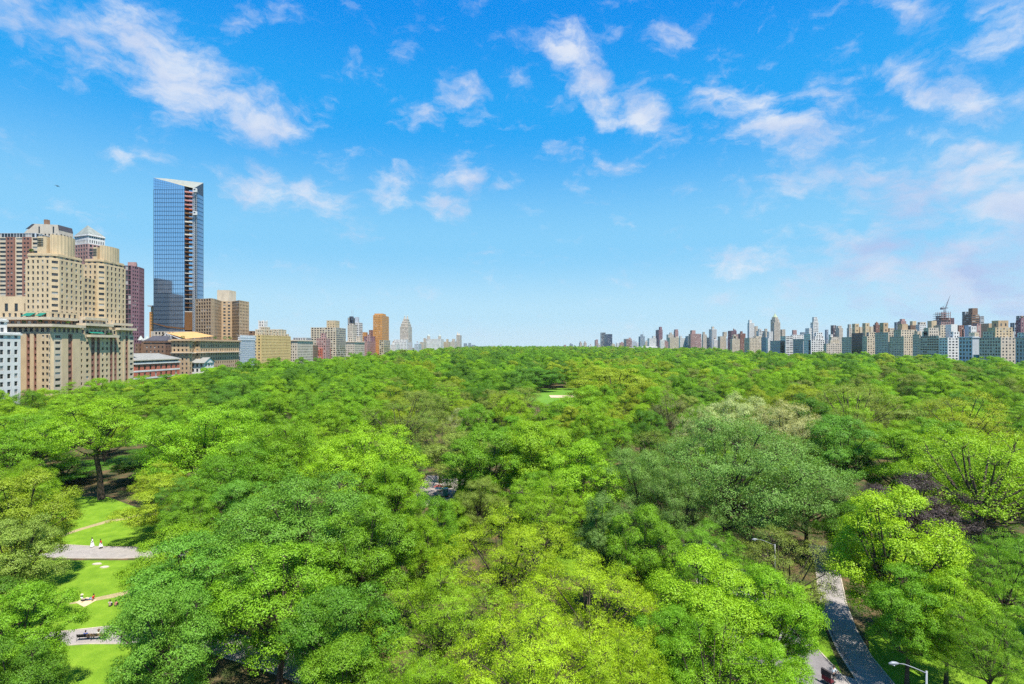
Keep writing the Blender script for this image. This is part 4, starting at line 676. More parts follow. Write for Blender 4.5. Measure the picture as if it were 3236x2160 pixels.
def crane():
    D = 850; bx, by = xt(2992, D), D + 4; zr = zt(984, D)
    B = Bld('unfinished_tower', 'unfinished pink concrete tower frame beneath the construction crane', 'tower'); x0, x1 = xt(2976, D), xt(3005, D); m = wallm('pink')
    B.box(x0, x1, D + 1, D + 18, 5, zr - 14, m, sty=(3, 3.4, .7, .7)); z = zr - 14
    S_ = B.mb('floor_slab', wallm('pink')); C_ = B.mb('column', wallm('redbrown'))
    while z < zr: 
        S_.box(x0, x1, D, D + 18, z, z + .5, 0)
        for k in range(6): xx = x0 + .3 + k * (x1 - x0 - 1) / 5; C_.box(xx, xx + .5, D + .3, D + .8, z + .5, z + 3.5); C_.box(xx, xx + .5, D + 12, D + 12.5, z + .5, z + 3.5)
        z += 3.5
    B.box(xt(3000, D), xt(3024, D), D + 5, D + 20, 5, zt(1004, D + 5), wallm('purple'), sty=(3, 3.4, .7, .7), part='wing'); B.done()
    c = empty('tower_crane', (bx, by, zr)); tag(c, 'construction crane with raised lattice jib above the unfinished pink tower', 'crane'); st = mat('crane_steel', (.20, .18, .2), .5, .5)
    m1 = MB()
    zc = zt(973, D)
    for dx in (-1, 1):
        for dy in (-1, 1): m1.box(bx + dx - .2, bx + dx + .2, by + dy - .2, by + dy + .2, zr - 10, zc)
    for k in range(8): m1.tube([(bx - 1, by - 1, zr - 10 + k * 2), (bx + 1, by - 1, zr - 8 + k * 2)], .14, 4)
    m1.build('mast', st, c); m2 = MB(); m2.box(bx - 6.5, bx + 4.5, by - 1.6, by + 1.6, zc, zc + 1.2); m2.box(bx - 6.5, bx - 3.5, by - 1.4, by + 1.4, zc - 2.2, zc); m2.build('slewing_deck', st, c)
    a = Vector((bx + 2, by, zc + 1.2)); b = P(3009, 932, D); b.y = by; m3 = MB(); n = 16; t = (b - a).normalized(); s = Vector((0, 1, 0)); u = t.cross(s)
    for o in (s * .7, -s * .7, u * 1.2): m3.tube([a + o, b], [.28, .2], 4)
    for k in range(n): p, q = a + (b - a) * (k / n), a + (b - a) * ((k + 1) / n); f = 1 - k / n; m3.tube([p + u * 1.2 * f, q + s * .7 * f], .13, 4); m3.tube([p - s * .7 * f, q + u * 1.2 * f], .13, 4)
    m3.build('jib', st, c); m4 = MB(); pk = P(2987, 966, D); pk.y = by; m4.tube([(bx - 1, by, zc + 1), pk], .3, 4); m4.tube([(bx - 6, by, zc + 1), pk], .2, 4); m4.tube([pk, a + (b - a) * .55], .1, 4); m4.build('a_frame', st, c)
crane()
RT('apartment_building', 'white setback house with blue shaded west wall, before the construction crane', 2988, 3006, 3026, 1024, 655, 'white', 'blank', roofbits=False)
RT('apartment_building', 'white house with balcony column, below the blue shaded west wall', 2968, 2995, 3030, 1066, None, 'white', 'wide', tiers=((3004, 3032, 1047, 'white', 'std', 6),))
RT('apartment_building', 'reddish house with ornate gables, right of the white setback house', 3024, 3030, 3046, 1027, 760, 'redbrown', 'std', tiers=((3034, 3054, 1040, 'pink', 'std', 0),))
RT('office_tower', 'pale glass slab half hidden behind the dark stepped tower', 3044, 3050, 3066, 984, 1150, 'pale', 'glass', roofbits=False)
RT('apartment_tower', 'dark stepped tower, tallest block at the right', 3044, 3071, 3095, 993, 900, 'brown', 'ribbon', tiers=((3065, 3090, 973, 'brown', 'blank', 4),))
RT('apartment_building', 'grey set-back block stepping down right of the dark stepped tower', 3094, 3098, 3110, 998, 1000, 'grey', 'ribbon', tiers=())
RT('apartment_building', 'pinkish slim block before the dark stepped tower', 3084, 3088, 3100, 1022, 760, 'pink', 'std')
RT('apartment_building', 'white villa-like rooftop block before the dark stepped tower', 3066, 3069, 3086, 1030, 700, 'white', (4, 6, .3, .5), tiers=((3056, 3070, 1027, 'pale', 'blank', 4),))
RT('apartment_building', 'tan flat block right of the dark stepped tower', 3100, 3125, 3141, 1021, 820, 'tan', 'blank')
RT('apartment_building', 'blue-grey stone mansion block with tall windows and a roof garden', 3030, 3073, 3095, 1063, None, 'pale', (3.6, 4.4, .5, .62), stys=('blank', (4.4, 4.6, .5, .6)), tiers=((3074, 3094, 1050, 'cream', (9, 9, .15, .3), 1),), cornice=.6)
RT('apartment_building', 'grey block with stepped sunlit penthouses, near the right edge', 3094, 3163, 3210, 1065, None, 'stone', (3.4, 3.4, .5, .52), stys=((3.6, 3.4, .4, .5), (3.2, 3.4, .6, .55)), tiers=((3106, 3205, 1047, 'stone', 'std', 4), (3120, 3200, 1034, 'buff', 'std', 8), (3140, 3187, 1012, 'tan', (6, 8, .3, .3), 12)), roofbits=False)
RT('apartment_building', 'grey stone block cut off by the right edge', 3209, 3300, 3340, 1063, None, 'grey', (3.6, 4.0, .42, .6), tiers=((3214, 3330, 1050, 'white', 'std', 6),), cornice=.6)
RT('office_tower', 'blue glass tower at the right edge', 3212, 3222, 3250, 997, 1150, 'pale', 'glass', roofbits=False)
RT('apartment_tower', 'dark block before the blue glass tower at the right edge', 3218, 3226, 3250, 1011, 800, 'purple', 'std')
RT('office_building', 'low blue glass block left of the right-edge glass tower', 3200, 3206, 3216, 1019, 900, 'pale', 'glass', roofbits=False)
sd_ = empty('site_shed', (xt(3087, 598), 598, 8)); tag(sd_, 'teal construction shed at the foot of the plain sunlit wall', 'shed'); mb = MB(); q = (xt(3081, 597), xt(3095, 597), 594, 599); mb.box(*q, 4, zt(1121, 597)); mb.build('wall', mat('teal_panel', PAL['teal']), sd_); mb = MB(); mb.box(q[0] - .4, q[1] + .4, q[2] - .4, q[3], zt(1121, 597), zt(1120, 597)); mb.build('roof', wallm('stone'), sd_)
# long pale museum roof, and low blocks just above the treetops
B = Bld('museum_building', 'long low white museum roof just above the far treetops'); D = 1720; B.box(xt(1985, D), xt(2080, D), D, D + 40, 8, zt(1097, D), wallm('white'), sty='big', fine=False); B.box(xt(2030, D), xt(2078, D), D + 4, D + 30, zt(1097, D), zt(1093.5, D), wallm('white'), sty='blank', part='roof_lantern', parapet=0); B.done()
_o = 'first second third fourth fifth sixth seventh eighth ninth tenth eleventh twelfth thirteenth fourteenth fifteenth sixteenth seventeenth eighteenth nineteenth'.split()
ORD = _o + [t + ('ieth' if i < 0 else 'y-' + _o[i]) for t in ('twent', 'thirt', 'fort') for i in range(-1, 9)]
rg = random.Random(11); cols = ['white', 'stone', 'cream', 'white', 'pink', 'pale']
for i, (a, b, yt) in enumerate([(1858, 1872, 1091), (1886, 1898, 1089), (1930, 1944, 1087), (1946, 1956, 1084), (1957, 1972, 1082), (1992, 2012, 1078), (2010, 2024, 1083), (2036, 2050, 1079), (2052, 2066, 1084), (2084, 2100, 1073), (2094, 2112, 1079), (2150, 2164, 1084), (2212, 2224, 1072), (2224, 2242, 1066), (2232, 2252, 1081), (2252, 2270, 1074), (2262, 2284, 1080), (2284, 2306, 1079), (2296, 2312, 1068), (2336, 2354, 1068)]):
    RT('apartment_building', 'low pale house on the far right treeline, %s from its left end' % ORD[i], a, a + 3, b, yt, rg.uniform(1450, 1900) if a > 2080 else 2300, cols[i % 6], 'std')

# ---------------------------------------------------------------- trees
def leaf_mat(name, src):
    m = bpy.data.materials.new(name); m.use_nodes = True; t = m.node_tree; t.nodes.clear(); N = t.nodes.new; L = t.links.new
    out = N('ShaderNodeOutputMaterial')
    if src == 'object': c = N('ShaderNodeObjectInfo'); col = c.outputs['Color']
    else: c = N('ShaderNodeAttribute'); c.attribute_type = 'INSTANCER'; c.attribute_name = 'tcol'; col = c.outputs['Color']
    a = N('ShaderNodeAttribute'); a.attribute_name = 'tint'
    mr = N('ShaderNodeMapRange'); mr.inputs['To Min'].default_value = .72; mr.inputs['To Max'].default_value = 1.28; L(a.outputs['Fac'], mr.inputs['Value'])
    sc = N('ShaderNodeVectorMath'); sc.operation = 'SCALE'; L(col, sc.inputs[0]); L(mr.outputs[0], sc.inputs['Scale'])
    b = N('ShaderNodeBsdfPrincipled'); b.inputs['Roughness'].default_value = .5; b.inputs['Specular IOR Level'].default_value = .28; L(sc.outputs[0], b.inputs['Base Color'])
    tr = N('ShaderNodeBsdfTranslucent'); ml = N('ShaderNodeVectorMath'); ml.operation = 'MULTIPLY'; ml.inputs[1].default_value = (1.25, 1.15, .5); L(sc.outputs[0], ml.inputs[0]); L(ml.outputs[0], tr.inputs['Color'])
    mx = N('ShaderNodeMixShader'); mx.inputs[0].default_value = .27; L(b.outputs[0], mx.inputs[1]); L(tr.outputs[0], mx.inputs[2]); L(mx.outputs[0], out.inputs[0]); return m
LEAF = leaf_mat('foliage', 'object'); LEAF_FAR = leaf_mat('foliage_far', 'inst')
BARK = mat('bark', (.075, .058, .045), .95, .1, var=.3, scale=2, fine=9); BARK_PALE = mat('bark_pale', (.30, .26, .21), .9, .1, var=.3, scale=2, fine=9)
def crown_mesh(name, seed, h=20.0, rad=8.5, clear=.17, nl=27, ncl=44, nleaf=62, ls=0.213, lw=.58, lobe=.30, flat=.6, droop=.0, layered=False, top=.62, spread=1.0):
    """crown of many small leaf faces gathered in twig clusters on lobes, and the trunk with limbs that carries them"""
    g = np.random.default_rng(seed); z0 = h * clear; cz = z0 + (h - z0) * .5; hz = (h - z0) * .5
    lob = []; k = 0
    while len(lob) < nl and k < 4000:
        k += 1; d = g.normal(size=3); d /= np.linalg.norm(d)
        if d[2] < -.75: continue
        rr = g.uniform(.52, .82) if g.random() < .85 else g.uniform(.1, .4)
        w = (1 - .25 * max(0, d[2]) ** 2) if d[2] > 0 else 1 + d[2] * .25
        p = np.array([d[0] * rad * rr * w, d[1] * rad * rr * w, cz + d[2] * hz * rr * 1.12]); r = rad * lobe * g.uniform(.72, 1.18)
        if all(np.linalg.norm(p - q[0]) > .68 * (r + q[1]) * .8 for q in lob): lob.append((p, r))
        elif k > 1500 and g.random() < .1: lob.append((p, r * .8))
    C = []; T = []; tb = MB()
    trunk_top = z0 + (h - z0) * .42; bend = g.normal(size=2) * .5; tr = h * .019
    tp = [(0, 0, -.6), (0, 0, 0), (bend[0] * .3, bend[1] * .3, z0 * .6), (bend[0], bend[1], z0 + .5), (bend[0] * 1.4, bend[1] * 1.2, trunk_top)]
    tb.tube(tp, [tr * 1.7, tr * 1.35, tr, tr * .85, tr * .45], 8)
    for (p, r) in lob:
        s = g.uniform(.55, 1.0); a = np.array([bend[0] * s, bend[1] * s, z0 * .75 + s * (min(p[2], trunk_top) - z0 * .75) * .8]); m_ = (a + p) / 2 + np.array([0, 0, -.06 * np.linalg.norm(p - a)]) + g.normal(size=3) * .3
        tb.tube([a, m_, p], [tr * .5, tr * .33, tr * .16], 5, cap=False)
        n = int(ncl * (r / (rad * lobe)) ** 2)
        for i in range(n):
            d = g.normal(size=3); d /= np.linalg.norm(d)
            if d[2] < -.25: d[2] *= -.6
            out = p - np.array([0, 0, cz]); out /= np.linalg.norm(out) + 1e-6; d = d + out * .35; d /= np.linalg.norm(d)
            q = p + d * r * (1 - .42 * g.random() ** 1.8) * np.array([spread, spread, .95])
            if layered: q[2] = p[2] + round((q[2] - p[2]) / 1.3) * 1.3 + g.normal() * .14
            C.append(q); T.append(d)
            if i % 4 == 0: tb.tube([p, (p + q) / 2 + g.normal(size=3) * .15, q], [tr * .16, tr * .1, tr * .04], 3, cap=False)
    C = np.array(C); T = np.array(T); nc = len(C); N = nc * nleaf
    cr = (.55 + rad * .035) * g.uniform(.65, 1.35, nc)
    off = g.normal(size=(nc, nleaf, 3)); off /= np.linalg.norm(off, axis=2, keepdims=True); off *= (g.random((nc, nleaf, 1)) ** .5)
    off = off * cr[:, None, None] * np.array([1.15, 1.15, flat]); rad_ = np.linalg.norm(off[..., :2], axis=2)
    off[..., 2] -= droop * rad_ ** 2 / cr[:, None]
    pos = (C[:, None, :] + off).reshape(-1, 3)
    # leaf frames: normals lean outward and up with scatter
    nn = (T[:, None, :] * .7 + np.array([0, 0, .45]) + off / cr[:, None, None] * .8 + g.normal(size=(nc, nleaf, 3)) * .42).reshape(-1, 3); nn /= np.linalg.norm(nn, axis=1, keepdims=True)
    ax = g.normal(size=(N, 3)); ax[:, 2] -= .9 * (1 if droop else .35); ax -= nn * np.sum(ax * nn, axis=1, keepdims=True); ax /= np.linalg.norm(ax, axis=1, keepdims=True); sx = np.cross(nn, ax)
    l = ls * g.uniform(.7, 1.3, (N, 1)); wd = l * lw
    v = np.stack([pos - ax * l * .5, pos + sx * wd * .5 + nn * l * .12, pos + ax * l * .5 - nn * l * .08, pos - sx * wd * .5 + nn * l * .12], 1).reshape(-1, 3)
    me = bpy.data.meshes.new(name + '_crown'); me.vertices.add(N * 4); me.vertices.foreach_set('co', v.ravel().astype(np.float32)); me.loops.add(N * 4); me.loops.foreach_set('vertex_index', np.arange(N * 4, dtype=np.int32)); me.polygons.add(N); me.polygons.foreach_set('loop_start', np.arange(0, N * 4, 4, dtype=np.int32)); me.update(calc_edges=True)
    at = me.attributes.new('tint', 'FLOAT', 'FACE'); tt = np.clip(np.repeat(g.normal(.5, .16, nc), nleaf) + g.normal(0, .2, N), 0, 1); at.data.foreach_set('value', tt.astype(np.float32))
    tm = tb.mesh(name + '_trunk'); tm.polygons.foreach_set('use_smooth', [True] * len(tm.polygons)); tm.materials.append(BARK)
    ext = float(np.percentile(np.hypot(pos[:, 0], pos[:, 1]), 96)); return dict(crown=me, trunk=tm, h=float(np.percentile(pos[:, 2], 99.7)), r=ext)
SP = {}
for sp, kw in dict(
    maple=dict(), elm=dict(ls=0.198, lw=.42, nl=30, ncl=40, nleaf=65, lobe=.27, flat=.62, droop=.35, rad=9.5, spread=1.1), locust=dict(ls=0.237, lw=.26, nl=22, ncl=42, nleaf=71, lobe=.34, flat=.34, droop=.5, layered=True, rad=9.5, clear=.26),
    oak=dict(ls=0.205, lw=.6, nl=32, ncl=36, nleaf=62, lobe=.265, flat=.65, clear=.12), sparse=dict(ls=0.205, lw=.4, nl=30, ncl=20, nleaf=43, lobe=.30, flat=.8, rad=9.0), slim=dict(ls=0.182, lw=.6, nl=22, ncl=36, nleaf=62, lobe=.40, rad=5.6, clear=.12),
    bigmaple=dict(rad=12, nl=42, ncl=38, lobe=.26), bigelm=dict(ls=0.205, lw=.42, nl=44, ncl=38, nleaf=65, lobe=.25, flat=.62, droop=.35, rad=12.5, spread=1.1),
    tall=dict(ls=0.213, lw=.5, nl=24, ncl=38, nleaf=62, lobe=.33, rad=9, clear=.46, h=22.0)).items():
    SP[sp] = [crown_mesh(sp, 100 * (len(SP) + 1) + k, **kw) for k in range(3 if sp in ('maple', 'oak', 'elm') else 2)]
for lst in SP.values():
    for p in lst: p['crown'].materials.append(LEAF)
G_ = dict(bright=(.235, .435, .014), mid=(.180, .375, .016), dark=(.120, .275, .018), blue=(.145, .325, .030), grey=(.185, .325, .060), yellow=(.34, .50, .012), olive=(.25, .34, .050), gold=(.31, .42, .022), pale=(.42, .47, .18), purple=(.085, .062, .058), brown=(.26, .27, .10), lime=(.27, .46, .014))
CNAME = dict(bright='bright green', mid='mid-green', dark='dark green', blue='bluish green', grey='grey-green', yellow='yellow-green', olive='olive', gold='golden green', pale='pale cream-green', purple='dark purple', brown='brownish', lime='lime green')
GROUP = 'trees of the park canopy'; TREES = []
def tree(x, y, h, r, sp='maple', colr='mid', label=None, k=None):
    if r > 10 and sp in ('maple', 'elm'): sp = 'big' + sp
    rg = random.Random(int(x * 31 + y * 17)); pr = SP[sp][(k if k is not None else rg.randrange(9)) % len(SP[sp])]
    root = empty('park_tree', (x, y, gz(x, y))); root.rotation_euler = (0, 0, rg.uniform(0, 6.28)); q = r / pr['r']; root.scale = (q, q, h / pr['h'])
    root['category'] = 'tree'; root['group'] = GROUP
    for part in ('crown', 'trunk'):
        o = bpy.data.objects.new(part, pr[part]); COL.objects.link(o); o.parent = root
        if part == 'crown': j = rg.uniform(.86, 1.14); c = G_[colr]; o.color = (c[0] * j * rg.uniform(.93, 1.07), c[1] * j, c[2] * j, 1)
    TREES.append(dict(o=root, x=x, y=y, h=h, r=r, sp=sp, col=colr, label=label)); return root
def hero(vx, vy, D, vw, sp, colr, label, k=None, lift=0):   # crown centre column, top row, width in picture units of 2349 x 1568
    x = xt(vx * 1.3776, D); h = zt(vy * 1.3776, D) - gz(x, D); tree(x, D, h, vw * 1.3776 / 2 / F * D, sp, colr, label, k)
HERO = [
 (1000, 1143, 80, 125, 'maple', 'mid', 'lower green tree directly below the plaza gap, nearer one'),
 (1035, 1150, 96, 95, 'oak', 'bright', 'small bright tree directly below the plaza gap, farther one'),
 (975, 1185, 72, 120, 'maple', 'bright', 'bright tree at the upper left of the yellow-green centre group'),
 (1240, 922, 205, 90, 'oak', 'bright', 'small bright tree just below the ball field, left one'),
 (1300, 925, 200, 90, 'oak', 'mid', 'small green tree just below the ball field, right one'),
 (1272, 918, 245, 70, 'oak', 'mid', 'small green tree just below the ball field, middle one'),
 (1262, 965, 165, 130, 'maple', 'bright', 'bright tree between the ball field and the big middle tree'),
 (1150, 1172, 66, 330, 'locust', 'yellow', 'large yellow-green feathery tree in the centre foreground, topmost of the bright group'),
 (1355, 1275, 57, 330, 'locust', 'yellow', 'yellow-green feathery tree, right one of the bright centre foreground group'),
 (1000, 1310, 55, 330, 'locust', 'lime', 'yellow-green feathery tree, left one of the bright centre foreground group'),
 (1215, 1395, 48, 390, 'locust', 'yellow', 'yellow-green feathery tree at the bottom edge, lowest of the bright centre group'),
 (960, 1500, 45, 260, 'locust', 'lime', 'yellow-green tree cut by the bottom edge, left below the bright centre group'),
 (1430, 1455, 46, 280, 'locust', 'yellow', 'yellow-green tree cut by the bottom edge, right below the bright centre group'),
 (690, 1095, 78, 400, 'maple', 'blue', 'big dark green maple left of the bright yellow-green centre group'),
 (840, 1160, 70, 230, 'maple', 'mid', 'green maple tucked between the big dark maple and the bright centre group'),
 (640, 1260, 60, 300, 'maple', 'mid', 'broad maple in the left centre foreground below the big dark maple'),
 (790, 1340, 53, 250, 'maple', 'dark', 'dark green maple at the left edge of the bright centre group'),
 (780, 1470, 47, 250, 'maple', 'mid', 'green maple cut by the bottom edge, left of the bright centre group'),
 (430, 1235, 62, 280, 'maple', 'blue', 'bluish green tree right of the lawn people, front left'),
 (385, 1350, 52, 245, 'maple', 'blue', 'bluish green tree at the bottom left, right beside the lowest lawn'),
 (60, 1085, 84, 210, 'oak', 'gold', 'yellow-olive tree at the left edge above the lawn path'),
 (25, 1190, 72, 190, 'oak', 'olive', 'olive tree at the left edge with a branch reaching over the lawn path'),
 (45, 1350, 56, 210, 'maple', 'mid', 'green tree at the lower left edge beside the seated lawn people'),
 (20, 1465, 48, 210, 'maple', 'dark', 'dark green tree filling the bottom left corner'),
 (376, 1092, 106, 180, 'oak', 'gold', 'small golden green tree standing right of the upper lawn'),
 (232, 915, 134, 230, 'tall', 'bright', 'tall tree with a bare dark trunk standing on the upper lawn'),
 (60, 950, 140, 240, 'maple', 'mid', 'green maple at the left edge beside the tall bare-trunk tree'),
 (150, 1060, 150, 170, 'oak', 'dark', 'dark green tree low behind the upper lawn at the left'),
 (330, 1030, 152, 150, 'maple', 'dark', 'dark green tree right behind the tall bare-trunk tree'),
 (475, 935, 128, 290, 'maple', 'bright', 'large light-topped maple right of the tall bare-trunk tree'),
 (560, 1020, 108, 240, 'maple', 'mid', 'green maple below the large light-topped maple'),
 (440, 1130, 92, 130, 'maple', 'mid', 'green maple between the golden tree and the big dark maple'),
 (660, 965, 118, 220, 'maple', 'bright', 'bright maple above the big dark maple, left centre'),
 (840, 975, 108, 280, 'maple', 'lime', 'bright yellow-topped maple with spreading limbs, left of centre'),
 (905, 1060, 95, 165, 'oak', 'bright', 'bright rounded tree left of the plaza gap'),
 (930, 900, 168, 190, 'sparse', 'olive', 'thin olive tree with twigs showing, left of centre'),
 (1010, 965, 150, 150, 'sparse', 'olive', 'thin brownish-olive tree right of and below the larger thin olive tree'),
 (1110, 985, 112, 190, 'maple', 'mid', 'green tree with dark forked trunk just left of centre'),
 (1225, 965, 116, 200, 'maple', 'bright', 'big bright tree in the middle of the picture'),
 (1330, 1010, 100, 200, 'maple', 'bright', 'bright tree right of the big middle tree'),
 (1250, 1085, 86, 220, 'locust', 'bright', 'bright hanging-leaved tree right above the yellow-green centre group'),
 (1105, 1080, 118, 120, 'maple', 'mid', 'small green tree behind the plaza gap'),
 (1382, 1128, 76, 120, 'slim', 'grey', 'slim silvery green tree right above the yellow-green centre group'),
 (1470, 1170, 72, 170, 'maple', 'mid', 'green tree between the slim silvery tree and the grey-green giant elm'),
 (1470, 1030, 98, 190, 'elm', 'grey', 'grey-green elm at the left side of the giant elm'),
 (1690, 958, 96, 400, 'elm', 'grey', 'giant grey-green elm with hanging fringes, right of centre'),
 (1850, 1075, 98, 210, 'elm', 'grey', 'grey-green elm at the right side of the giant elm'),
 (1560, 1075, 88, 180, 'elm', 'grey', 'grey-green elm with low fringe in front of the giant elm'),
 (1620, 1268, 60, 290, 'maple', 'bright', 'green tree with road showing through it, front right of centre'),
 (1775, 1305, 58, 205, 'maple', 'bright', 'green tree with bare twigs showing, left of the right-hand footpath'),
 (1640, 1420, 48, 280, 'sparse', 'bright', 'thin green tree at the bottom edge over the road'),
 (1765, 1465, 48, 170, 'maple', 'bright', 'green tree cut by the bottom edge beside the cycle cart'),
 (1530, 1390, 52, 170, 'maple', 'mid', 'green tree between the bright centre group and the road tree'),
 (2055, 1125, 68, 270, 'oak', 'lime', 'bright full tree right of the footpath with a straight trunk'),
 (2080, 1300, 60, 180, 'maple', 'mid', 'lower green tree just right of the right-hand footpath'),
 (2170, 1300, 60, 190, 'oak', 'bright', 'green tree at the lower right behind the street lamp'),
 (2090, 1085, 92, 230, 'oak', 'purple', 'dark purple-leaved beech among the green trees at right'),
 (2180, 1200, 78, 130, 'oak', 'purple', 'smaller dark purple-leaved beech before the right edge tree'),
 (2255, 985, 92, 330, 'sparse', 'lime', 'large tree with dark spreading limbs at the right edge'),
 (2310, 1020, 100, 240, 'maple', 'bright', 'bright tree behind the dark-limbed tree at the right edge'),
 (2310, 1220, 64, 210, 'locust', 'mid', 'feathery green tree at the right edge above the corner'),
 (2270, 1390, 54, 200, 'locust', 'mid', 'feathery green tree in the bottom right corner'),
 (1950, 1150, 92, 150, 'maple', 'dark', 'dark green tree behind the upper end of the footpath'),
 (1690, 905, 150, 170, 'maple', 'pale', 'pale flowering tree behind the giant elm, left one'),
 (1800, 925, 138, 190, 'maple', 'pale', 'pale flowering tree behind the giant elm, right one'),
 (1600, 930, 150, 130, 'sparse', 'pale', 'small pale flowering tree left behind the giant elm'),
 (1930, 955, 126, 170, 'maple', 'blue', 'dark leathery-leaved tree right of the pale flowering trees'),
 (1960, 878, 178, 190, 'sparse', 'olive', 'thin brownish-olive domed tree right of the pale flowering trees'),
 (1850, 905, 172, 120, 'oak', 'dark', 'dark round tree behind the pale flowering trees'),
 (2060, 985, 120, 170, 'oak', 'bright', 'bright tree behind the dark purple beech'),
 (2215, 895, 165, 180, 'sparse', 'gold', 'thin golden-olive tree above the dark-limbed right edge tree'),
 (2140, 960, 135, 150, 'oak', 'mid', 'green tree between the thin olive trees at right'),
 (1395, 842, 270, 190, 'oak', 'gold', 'large golden-olive oak right of the ball field'),
 (1340, 885, 205, 150, 'oak', 'bright', 'light green rounded tree just right of the ball field'),
 (1425, 905, 215, 90, 'oak', 'gold', 'small golden tree before the large golden-olive oak'),
 (1225, 845, 425, 110, 'oak', 'dark', 'dark rounded tree at the left rim of the ball field'),
 (1165, 900, 215, 110, 'sparse', 'gold', 'thin golden-green tree left before the ball field'),
 (1080, 930, 185, 100, 'sparse', 'pale', 'thin pale tree left before the ball field, nearer one'),
]
for hrow in HERO: hero(*hrow)
# the rest of the canopy: jittered rows, nearest ~230 as trees of their own, everything farther as one wood
KEEP = [(10, 60, 330, 445), (382, 430, 515, 570)]          # ball field and drive clearing stay open
def open_here(x, y):
    if any(a < x < b and c < y < d for a, b, c, d in KEEP): return True
    px = CX + x / y * F; vx = px / 1.3776; vyg = (CY + (H - gz(x, y)) / y * F) / 1.3776
    if 1662 < px < 1825 and 188 < y < 440: return True        # view to the ball field
    if 2755 < px < 2880 and 335 < y < 570: return True       # view to the drive clearing
    if 90 < vx < 345 and 1090 < vyg: return True             # upper lawn and its path
    if 1860 < vx < 2050 and vyg > 1200: return True          # footpath
    if 955 < vx < 1055 and 75 < y < 150: return True          # plaza
    if 1560 < vx < 1900 and 1215 < vyg < 1420: return True   # bare ground by the road
    return False
PTS = [(t['x'], t['y'], t['r']) for t in TREES]
def clear_of(x, y, r, f=.78): return all((x - a) ** 2 + (y - b) ** 2 > (f * (r + c)) ** 2 for a, b, c in PTS)
ZONES = [  # photo zones (vx0, vx1, vy0, vy1) with likelier colours
 (0, 300, 850, 1000, ['bright', 'bright', 'mid', 'lime']), (300, 760, 820, 960, ['mid', 'mid', 'bright', 'dark']), (700, 900, 820, 960, ['bright', 'mid', 'mid']), (820, 1060, 850, 1000, ['olive', 'olive', 'mid', 'gold']), (1060, 1300, 800, 900, ['dark', 'mid', 'dark', 'mid']),
 (1300, 1500, 820, 940, ['gold', 'gold', 'bright']), (1000, 1300, 880, 960, ['gold', 'olive', 'bright']), (1480, 1900, 830, 920, ['gold', 'olive', 'bright', 'bright', 'mid', 'brown']), (1900, 2349, 830, 960, ['bright', 'mid', 'bright', 'olive', 'lime'])]
BASE = ['bright'] * 5 + ['mid'] * 6 + ['dark', 'dark', 'lime', 'lime', 'blue', 'gold', 'olive']
def pick(x, y, h, rg):
    vx = (CX + x / y * F) / 1.3776; vy = (CY + (H - gz(x, y) - h) / y * F) / 1.3776
    for a, b, c, d, l in ZONES:
        if a <= vx < b and c <= vy < d and rg.random() < .7: return rg.choice(l)
    return rg.choice(BASE)
rg = random.Random(21); cand = []
y = 60.0
while y < 330:
    step = 11.5
    x = -1.03 * y - 6
    while x < 1.03 * y + 6:
        cand.append((x + rg.uniform(-3.5, 3.5), y + rg.uniform(-3.5, 3.5))); x += step
    y += step * .9
cand.sort(key=lambda p: p[1]); NEAR = 292; far = []
for (x, y) in cand:
    if not (-236 < x < 515) or open_here(x, y): continue
    r = rg.uniform(5.8, 9.8); h = rg.uniform(16, 23.5)
    if y < 118: h = min(h, 14.5); r *= .8
    elif y < 150: h = min(h, 18)
    px = CX + x / y * F
    if y > 150: h = min(h, H - (1188 - CY) / F * y - gz(x, y)) if px < 620 else h
    if not clear_of(x, y, r, .84 if y > 118 else .66): continue
    c = pick(x, y, h, rg); s = rg.choice(['maple', 'maple', 'oak', 'oak', 'elm', 'locust']); s = 'sparse' if c in ('brown',) or (c == 'olive' and rg.random() < .5) else s
    PTS.append((x, y, r))
    if len(TREES) < NEAR: tree(x, y, h, r, s, c)
    else: far.append((x, y, h, r, s, c))
# labels: by the line of sight each tree stands in, counted from the front
BINS = [(95, 'the white limestone block'), (165, 'the left part of the twin-tower block'), (230, 'the nearer twin tower'), (310, 'the farther twin tower'), (400, 'the low red hall'), (470, 'the glass tower'), (575, 'the concave tan tower'), (680, 'the yellow setback house'), (740, 'the low red brick house'), (830, 'the cream slab'), (910, 'the orange tower'), (980, 'the twin-peaked tower'), (1050, 'the domed block'), (1120, 'the last left skyline tower'), (1200, 'the empty left horizon'), (1290, 'the ball field'), (1370, 'the empty right horizon'), (1420, 'the dark blue glass tower'), (1500, 'the masted grey tower'), (1560, 'the purple brick tower'), (1630, 'the brown-pink slab'), (1700, 'the striped tower'), (1765, 'the green-capped tower'), (1830, 'the bright white slab'), (1900, 'the stepped art deco tower'), (1960, 'the dark navy block'), (2040, 'the two square roof towers'), (2110, 'the sunny cream house'), (2180, 'the construction crane'), (2250, 'the dark stepped tower'), (2310, 'the tan penthouse block'), (9999, 'the right edge tower')]
byb = {}
for t in TREES:
    vx = (CX + t['x'] / t['y'] * F) / 1.3776; b = next(n for m, n in BINS if vx < m); byb.setdefault(b, []).append(t)
for b, l in byb.items():
    l.sort(key=lambda t: t['y'])
    for i, t in enumerate(l): t['o']['label'] = t['label'] or '%s tree, %s from the front toward %s' % (CNAME[t['col']], ORD[i], b)
